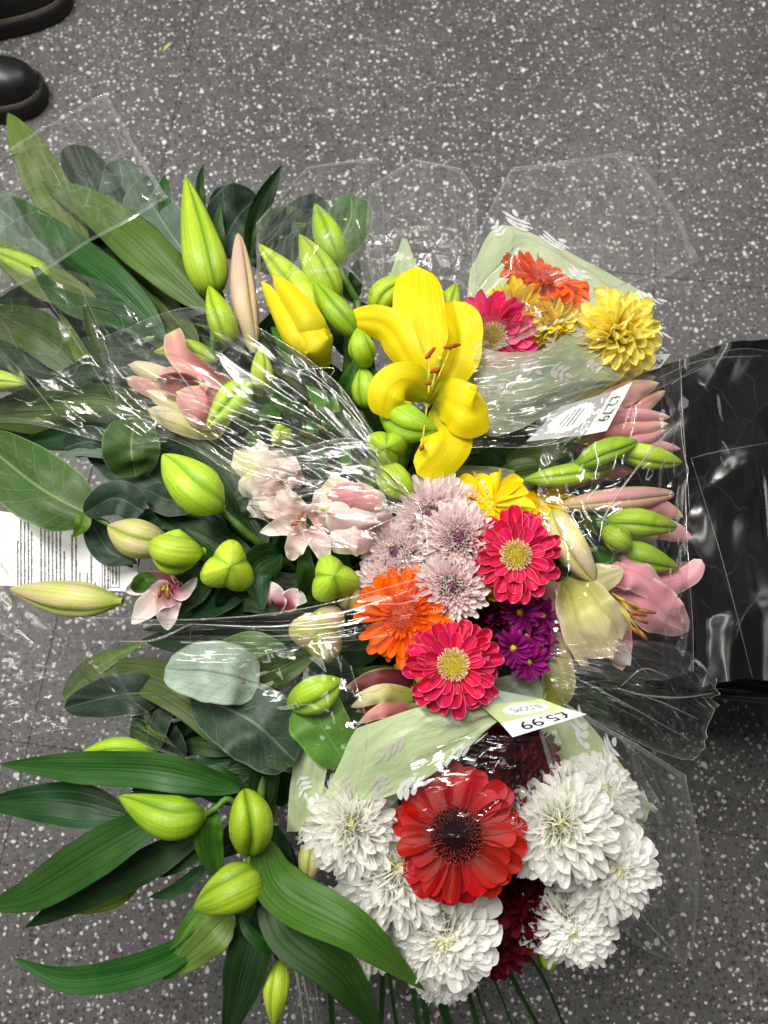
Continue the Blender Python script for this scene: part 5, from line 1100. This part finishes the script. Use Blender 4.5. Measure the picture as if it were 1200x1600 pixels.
# reading order BL, BR, TR, TL of the whole card (text runs right to left in the photo, upside down)
Q = quad_print([P((835, 1090, 3.2)), P((745, 1098, 3.8)), P((801, 1152, 4.2)), P((917, 1116, 3.4))])
def sub(q, y0, y1): return lambda x, y, o=0: q(x, y0 + (y1 - y0) * y, o)
Q1 = quad_print([P((885, 1107, 3.3)), P((782, 1130, 4.0)), P((801, 1152, 4.2)), P((917, 1116, 3.4))])
Q2 = quad_print([P((846, 1092, 2.9)), P((752, 1103, 3.7)), P((782, 1130, 4.0)), P((885, 1107, 3.3))])
Q3 = quad_print([P((775, 1078, 3.2)), P((745, 1100, 3.6)), P((752, 1103, 3.7)), P((846, 1092, 2.9))])
card_piece('price_strip', Q1, 0, 0, 1, 1, M['card'], s); card_piece('logo_strip', Q2, 0, 0, 1, 1, M['card_green'], s); card_piece('base_strip', Q3, 0, 0, 1, 1, M['card_sage'], s)
text_on('printed_text', '£5.99', Q1, .13, .22, .80, .80, M['ink'], s, bold=.0)
def oval(Q_, cx, cy, rx, ry, mat, parent, o=.0003):
    vs = []; n = 40
    for i in range(n):
        t = 6.2832 * i / n; k = 1 + (.10 if i % 2 else -.02); vs.append(Q_(cx + rx * math.cos(t) * k, cy + ry * math.sin(t) * k, o))
    mobj('logo_oval', vs, [tuple(range(n))], mat, parent, smooth=False)
oval(Q2, .45, .5, .33, .34, M['card'], s); text_on('printed_text', 'BLOOMS', Q2, .22, .36, .68, .64, M['ink_grey'], s, .0005)
s = thing('price_card', 'white and grey price card reading £2.79 sideways behind film at upper right', 'price card', P((930, 640, 2)), 'printed price cards')
Q1 = quad_print([P((957, 611, 2.0)), P((913, 680, 2.2)), P((948, 673, 2.2)), P((988, 597, 2.0))])
Q2 = quad_print([P((876, 635, 1.8)), P((822, 690, 1.8)), P((913, 680, 2.2)), P((957, 611, 2.0))])
card_piece('price_strip', Q1, 0, 0, 1, 1, M['card'], s); card_piece('logo_strip', Q2, 0, 0, 1, 1, M['card_grey'], s)
text_on('printed_text', '£2.79', Q1, .20, .22, .76, .76, M['ink'], s); oval(Q2, .5, .5, .36, .36, M['card'], s)
def smallprint(Q_, cols, mat, parent, wd, seed=1, o=.0004, horizontal=True):
    r = random.Random(seed); vs, fs = [], []
    for (y, x0, x1) in cols:
        x = x0
        while x < x1:
            l = r.uniform(.006, .03); l = min(l, x1 - x); k = len(vs); h = wd * r.uniform(.7, 1.1)
            for (a, b) in ((x, y), (x + l, y), (x + l, y + h), (x, y + h)): vs.append(Q_(a, b, o))
            fs.append((k, k + 1, k + 2, k + 3)); x += l + r.uniform(.003, .008)
    ob = mobj('small_print', vs, fs, mat, parent, smooth=False); ob['kind'] = 'stuff'
smallprint(Q2, [(.36, .34, .66), (.44, .28, .72), (.52, .25, .74), (.60, .3, .7)], M['ink_grey'], s, .028, 5)
s = thing('price_card', 'grey backed price card seen edge on behind the pale yellow chrysanthemum', 'price card', P((1015, 570, -1)), 'printed price cards')
Q1 = quad_print([P((975, 592, -.8)), P((1032, 574, -.8)), P((1048, 553, -1.6)), P((1004, 554, -1.6))])
card_piece('price_strip', Q1, 0, 0, 1, 1, M['card_sage'] if False else M['ink_faint'], s); text_on('printed_text', '£5.99', Q1, .2, .1, .92, .62, M['ink'], s, bold=.01)
s = thing('care_card', 'white paper care card with rows of small grey print at the left edge', 'care card', P((100, 870, -4)))
Q1 = quad_print([P((-60, 912, -5)), P((-60, 790, -5)), P((215, 830, -4.6)), P((215, 925, -4.6))])   # text runs upward in the photo
card_piece('card_sheet', Q1, 0, 0, 1, 1, M['card'], s)
X = lambda px: (px + 60) / 275
cols = [(X(32), .02, .62), (X(37), .02, .93), (X(43), .02, .90), (X(49), .02, .90), (X(54), .02, .78), (X(69), .02, .86), (X(75), .02, .90), (X(81), .02, .90), (X(87), .02, .9), (X(93), .02, .9), (X(99), .02, .9), (X(105), .02, .55), (X(117), .0, .8), (X(123), .0, .8), (X(129), .0, .25), (X(140), .0, .25), (X(146), .0, .9), (X(152), .0, .12), (X(166), .02, .5), (X(171), .02, .6), (X(178), .1, .55), (X(183), .1, .5)]
smallprint(Q1, cols, M['ink_grey'], s, .010, 9)
Qg = Q1; text_on('printed_text', '£5.79', Q1, .18, .31, .80, .235, M['ink_faint'], s)
vs, fs = [], []
for (x0, y0, x1, y1) in ((.05, X(163), .62, X(164)), (.05, X(188), .62, X(189)), (.05, X(163), .06, X(189)), (.61, X(163), .62, X(189)), (.05, X(175), .62, X(175.8))):
    k = len(vs); vs += [Q1(x0, y0, .0005), Q1(x1, y0, .0005), Q1(x1, y1, .0005), Q1(x0, y1, .0005)]; fs.append((k, k + 1, k + 2, k + 3))
mobj('printed_frame', vs, fs, M['ink_grey'], s, smooth=False)

# ================================================================== GRASS STEMS AND SMALL BUDS
grs = [((640, 1500), (655, 1610), 4), ((610, 1530), (622, 1620), 3), ((655, 1520), (672, 1620), 5), ((682, 1530), (712, 1640), 7), ((718, 1500), (752, 1620), 4), ((780, 1490), (845, 1610), 3.4), ((760, 1500), (800, 1600), 2), ((800, 1460), (850, 1530), 3), ((515, 1520), (522, 1630), 4), ((735, 1520), (765, 1610), 2.4), ((600, 1500), (596, 1600), 4)]
where = ['thick', 'thin', 'broad', 'broadest', 'narrow', 'long slanting', 'fine', 'short', 'lone', 'slender', 'upright']
s = thing('grass_bunch', 'bunch of long green grass blades hanging to the floor below the white chrysanthemums', 'grass', P((690, 1500, -5)))
for (a_, b2, wd) in grs:
    dx = b2[0] - a_[0]
    blade('grass_blade', [(a_[0] - dx * .5, a_[1] - 60, -6), (a_[0], a_[1], -6), (b2[0], b2[1], -9), (b2[0] + dx, b2[1] + 120, -16)], wd * 2.2, M['leaf_mid'], s, cup=.4, a=.2, b=.3, roll=20)
def budlet(label, pts, wd, m_, st):
    r_ = thing('flower_bud', label, 'flower bud', P(pts[0]), 'small closed buds beside the white chrysanthemums'); tube('stalk', st, 2.6, M['stem_dark'], r_); bud(pts, wd, M[m_], r_, name='bud_body', pk=.45)
    blade('sepal', [pts[0], (pts[0][0] - 10, (pts[0][1] + pts[-1][1]) / 2, pts[0][2] + .4), (pts[-1][0] - 14, pts[-1][1] - 4, pts[0][2])], 13, M['leaf_fresh'], r_)
budlet('small round green bud hanging below the white chrysanthemum at lower right', [(856, 1474, -3), (858, 1496, -2), (860, 1520, -2)], 32, 'bud_green', [(800, 1380, -8), (840, 1440, -4), (856, 1474, -3)])
budlet('small green bud with a pink tip left of the white chrysanthemums', [(488, 1310, -1), (484, 1345, 0), (478, 1388, 0)], 40, 'bud_pale', [(540, 1240, -8), (500, 1280, -3), (488, 1310, -1)])

# ================================================================== DARK FOLIAGE INSIDE EACH BOUQUET
b_ = thing('foliage_filler', 'dark green leaves packed beneath the white and red bouquet', 'foliage', P((700, 1330, -7)))
infill(b_, [(700, 1350, -8, a0, 170) for a0 in range(0, 200, 22)] + [(680, 1400, -8, a0, 130) for a0 in range(180, 350, 30)], (40, 60), ('leaf_dark', 'broad_dark'))
b_ = thing('foliage_filler', 'dark green leaves packed beneath the pink gerberas', 'foliage', P((730, 930, -8)))
infill(b_, [(730, 920, -8, a0, 150) for a0 in range(0, 360, 24)], (40, 60), ('leaf_dark', 'broad_dark'))
b_ = thing('foliage_filler', 'dark green leaves packed beneath the upper orange and yellow bouquet', 'foliage', P((830, 560, -9)))
infill(b_, [(810, 600, -9, a0, 140) for a0 in range(20, 170, 24)] + [(760, 700, -9, a0, 150) for a0 in range(0, 360, 40)], (40, 60), ('leaf_dark', 'broad_mid'))

# ================================================================== CELLOPHANE
gf = 'clear cellophane wraps over the bouquets'
def film(label, rows, mat='film', **kw):
    kw.setdefault('nu', 80); kw.setdefault('nv', 80)
    o, Fn, Nn = sheet('cellophane_wrap', rows, M[mat], None, **kw); tag(o, label, 'cellophane', gf); return o
film('clear cellophane corner standing at top left over the pale leaf', [[(-30, 255, 1), (70, 200, 2), (166, 147, 3)], [(-20, 350, 1.5), (100, 290, 2.6), (215, 235, 3)], [(-10, 470, 0), (140, 380, 2.6), (262, 310, 2)]], 'film_veil', straight=True, folds=22, amp=.35, seed=21, ang=60, rim='tr', creases=[([(62, 240, 3.6), (85, 270, 4), (95, 292, 3.8)], 1.2)])
film('smooth cellophane arch rising behind the tall green buds at the top', [[(400, 350, 0), (480, 262, 2), (590, 248, 1), (600, 330, 0)], [(400, 400, 2.6), (470, 340, 4), (560, 330, 3), (600, 420, 0)], [(400, 470, 3), (460, 430, 5), (540, 420, 4), (600, 480, 1)]], 'film_veil', straight=True, folds=14, amp=.3, seed=22, rim='tr', ang=80)
film('upright cellophane with vertical creases between yellow lily and upper bouquet', [[(575, 290, -1), (645, 250, 0), (720, 262, 0), (745, 300, 0)], [(570, 380, -1), (640, 350, .6), (715, 350, .4), (745, 390, .5)], [(585, 470, -1), (650, 430, 0), (715, 440, 0), (760, 480, 1)]], 'film_veil', straight=True, folds=16, amp=.35, seed=23, ang=85, rim='t', fw=(.01, .05))
film('wide cellophane sheet behind the upper orange gerbera spreading to the right', [[(740, 380, 0), (800, 262, 1), (900, 250, 1), (985, 232, 1)], [(735, 470, 2), (810, 390, 4), (940, 370, 3), (1060, 330, 1)], [(740, 560, 3.4), (840, 520, 5), (960, 470, 3), (1092, 408, 1)]], 'film_veil', straight=True, folds=22, amp=.4, seed=24, rim='tb', creases=[([(860, 500, 4.6), (960, 450, 3.8), (1090, 409, 2.4)], .7), ([(870, 395, 3.4), (930, 300, 3), (980, 232, 2)], .5)])
film('cellophane skirt over the upper bouquet reaching the black crate', [[(740, 560, 3), (880, 545, 3.6), (1010, 470, 1.6), (1100, 440, 0)], [(740, 640, 3), (880, 620, 3.6), (1010, 555, 1.6), (1120, 545, -.5)], [(735, 700, 2.6), (880, 690, 3), (960, 640, 2), (1130, 560, -1)]], 'film', folds=22, amp=.4, seed=25, rim='bt', creases=[([(762, 650, 4), (830, 664, 4.2), (905, 680, 4)], .7)])
film('crumpled cellophane band over the wilting pink lily', [[(150, 530, 1), (300, 480, 3.6), (420, 520, 4.4), (520, 590, 3.6), (600, 700, 3)], [(170, 600, 3), (280, 600, 4.6), (400, 650, 4), (500, 690, 3.2), (600, 750, 3)], [(200, 660, 1), (300, 700, 3), (370, 740, 3.6), (480, 760, 3.4), (640, 800, 3)]], 'film_crinkle', folds=36, amp=.55, seed=26, ang=35, rim='tb', nu=110, fw=(.025, .10), creases=[([(250, 545, 4.6), (285, 590, 5.0), (340, 665, 5)], .8), ([(190, 612, 4), (240, 640, 4.6), (300, 640, 4.6)], 1.0), ([(455, 580, 5), (520, 575, 5.2), (505, 600, 5)], .45), ([(430, 540, 5), (500, 592, 5.2), (550, 640, 5), (585, 690, 4.4)], .6), ([(440, 565, 5), (510, 605, 5.2), (560, 660, 5), (590, 692, 4.4)], .6), ([(355, 735, 4.4), (490, 724, 5), (600, 755, 5)], .45)])
film('crinkled cellophane over the blush lily and pompons in the middle', [[(350, 700, 2), (450, 700, 3.6), (560, 690, 4.2), (640, 770, 4.2)], [(370, 770, 1.6), (460, 770, 4.6), (580, 770, 5.6), (658, 800, 5)], [(400, 800, 1), (480, 850, 3.4), (580, 860, 4.4), (662, 905, 3.6)]], 'film_crinkle', folds=22, amp=.6, seed=27, rim='rt', nu=100, fw=(.03, .10), creases=[([(560, 835, 5.8), (610, 812, 6), (662, 792, 6)], .7), ([(662, 800, 6), (668, 860, 6), (664, 925, 5.6)], .5)])
film('folded cellophane sheet with a bright upper edge across the centre left', [[(140, 965, 0), (300, 968, 3), (480, 950, 4.6), (668, 900, 5)], [(160, 1010, 0), (300, 1005, 3.2), (480, 1000, 4.6), (640, 965, 4.4)], [(60, 1090, -1), (300, 1090, 3), (420, 1030, 4), (590, 1015, 3.6)]], 'film_soft', folds=14, amp=.4, seed=28, rim='t', rimr=.6, ang=10, creases=[([(185, 1002, 4), (240, 1000, 4.6), (298, 975, 5)], 1.3), ([(298, 975, 5), (440, 978, 5), (560, 950, 5.4), (668, 912, 5.6)], .9), ([(298, 975, 5), (296, 1020, 4), (294, 1080, 3.4)], .35)])
film('loose cellophane hanging over the floor at the left beside the silvery leaf', [[(-30, 840, -3), (60, 930, -2), (160, 970, 0)], [(-40, 1010, -4), (90, 1040, -3), (200, 1080, 1)], [(-40, 1170, -5), (120, 1140, -4), (300, 1190, 0)]], 'film_crinkle', folds=22, amp=.5, seed=29, rim='bl')
film('curved cellophane pane over the green leaf and sleeve left of centre', [[(400, 1020, 3), (500, 1000, 4), (548, 1040, 4)], [(400, 1110, 3), (510, 1120, 4.4), (574, 1140, 4.6)], [(420, 1200, 2), (500, 1220, 4), (560, 1230, 4.4)]], 'film_soft', folds=4, amp=.2, seed=30, rim='r')
film('taut cellophane over the green buds and pink lilies at right', [[(860, 640, 1), (950, 620, 3), (1010, 590, 2), (1062, 560, 0)], [(840, 760, 2), (930, 780, 4.2), (1020, 760, 3.4), (1066, 700, 1)], [(860, 900, 2), (940, 920, 4), (1030, 940, 3.6), (1078, 880, 1)], [(860, 1040, 1), (940, 1060, 2.4), (1040, 1060, 2), (1084, 1050, 0)]], 'film', folds=26, amp=.45, seed=44, rim='r', creases=[([(936, 846, 4.6), (948, 800, 4.8), (1000, 725, 4.4), (1040, 680, 3.4), (1062, 658, 3)], 1.3), ([(1064, 560, .4), (1066, 640, 1), (1078, 800, 1.4)], .5)])
film('cellophane reaching across the black crate at right', [[(1050, 600, 0), (1110, 560, -1), (1160, 545, -2), (1230, 555, -4)], [(1060, 760, 0), (1130, 730, -1), (1180, 720, -2), (1230, 700, -4)], [(1080, 900, 0), (1140, 930, -1), (1190, 900, -3), (1230, 880, -5)], [(1090, 1090, 0), (1140, 1010, -2), (1170, 960, -3), (1230, 940, -5)]], 'film_thin', folds=10, amp=.4, seed=32, rim='t', nu=100, creases=[([(1080, 716, 0), (1120, 706, -.5), (1200, 692, -1)], .7), ([(1080, 716, 0), (1130, 880, -.6), (1176, 1060, -2)], .5), ([(1030, 590, 1.2), (1100, 562, .5), (1190, 556, -1)], .8)])
film('flared cellophane fan with bright creases below the open pink lily', [[(860, 1010, 1), (960, 1000, 2.6), (1060, 1010, 2), (1120, 1060, 0)], [(860, 1060, 1), (960, 1070, 2.4), (1050, 1090, 1.6), (1112, 1120, -.5)], [(880, 1100, 0), (960, 1140, 1), (1030, 1175, 0), (1088, 1190, -1)]], 'film_crinkle', folds=30, amp=.7, seed=33, ang=28, rim='rb', fw=(.012, .06), creases=[([(965, 1075, 2.8), (1000, 1085, 2.8), (1060, 1090, 2.4), (1115, 1083, 1)], 1.0), ([(985, 1080, 2.8), (1040, 1100, 2.4), (1092, 1124, 1.2)], .7), ([(970, 1072, 2.6), (1005, 1045, 2.8), (1042, 1056, 2.6)], .7), ([(880, 1050, 2.6), (960, 1090, 2.4), (1080, 1158, .5)], .6)])
film('cellophane hood over the white chrysanthemums at lower right', [[(830, 1110, 2.4), (900, 1112, 2.4), (990, 1160, 2), (1072, 1212, 0)], [(860, 1200, 4.4), (960, 1230, 4), (1040, 1290, 2), (1096, 1340, -1)], [(880, 1330, 5), (970, 1360, 3.6), (1030, 1420, 0), (1085, 1470, -4)], [(900, 1440, 2), (970, 1450, 0), (1010, 1490, -3), (1070, 1506, -5)]], 'film_veil', straight=True, folds=18, amp=.4, seed=34, ang=60, rim='tr', creases=[([(975, 1402, 1), (1010, 1440, 0), (1070, 1506, -2)], .8), ([(980, 1395, 1), (1020, 1450, .4), (1068, 1500, -1.5)], .5)])
film('thin cellophane over the red gerbera and its dark neighbours', [[(640, 1180, 4.4), (720, 1150, 4.6), (800, 1150, 4.6), (870, 1150, 3)], [(650, 1250, 6), (720, 1230, 6.6), (800, 1230, 6.4), (850, 1220, 5)], [(660, 1310, 6), (730, 1310, 7), (790, 1300, 6.6), (815, 1290, 6)]], 'film_thin', folds=12, amp=.35, seed=35)
film('narrow twisted cellophane edge hanging at the bottom beside the long leaves', [[(440, 1430, -1), (455, 1440, -.6), (470, 1440, -1)], [(452, 1520, -1), (472, 1520, 0), (490, 1530, -1)], [(466, 1620, -1), (490, 1620, 0), (512, 1640, -1)]], 'film_crinkle', folds=24, amp=.4, seed=36, ang=90, rim='lr', nu=40, creases=[([(448, 1440, 0), (462, 1510, .8), (478, 1620, .6)], 1.6), ([(455, 1440, 0), (474, 1530, .8), (495, 1630, .6)], 1.2)])
film('crumpled cellophane over the striped leaves at the left edge', [[(-40, 430, 0), (60, 420, 2), (160, 440, 3), (260, 520, 3)], [(-40, 540, 1), (60, 560, 3), (160, 570, 3.4), (260, 600, 3.4)], [(-40, 660, 0), (60, 665, 1.6), (170, 690, 2), (260, 690, 2)]], 'film_crinkle', folds=24, amp=.7, seed=37, ang=50, nu=100, rim='b', fw=(.025, .10), creases=[([(48, 430, 3.4), (110, 520, 4.2), (175, 620, 4)], .5), ([(0, 545, 3.4), (50, 600, 4), (90, 650, 3.4)], .6), ([(120, 435, 4), (165, 540, 4.4), (183, 628, 4)], .45)])

# ================================================================== SCRAP ON THE FLOOR
c0 = PZ(262, 74, .001); v_, f_, u_ = tube_data([c0 + Vector((-.009, -.012, 0)), c0 + Vector((-.002, -.001, .001)), c0 + Vector((.009, .009, .002))], lambda t: .0005 + .0035 * math.sin(math.pi * min(max(t, .02), .98)), 6)
tag(mobj('petal_scrap', v_, f_, M['p_cream'], None, u_), 'pale torn petal scrap lying alone on the floor near the top boots', 'scrap')
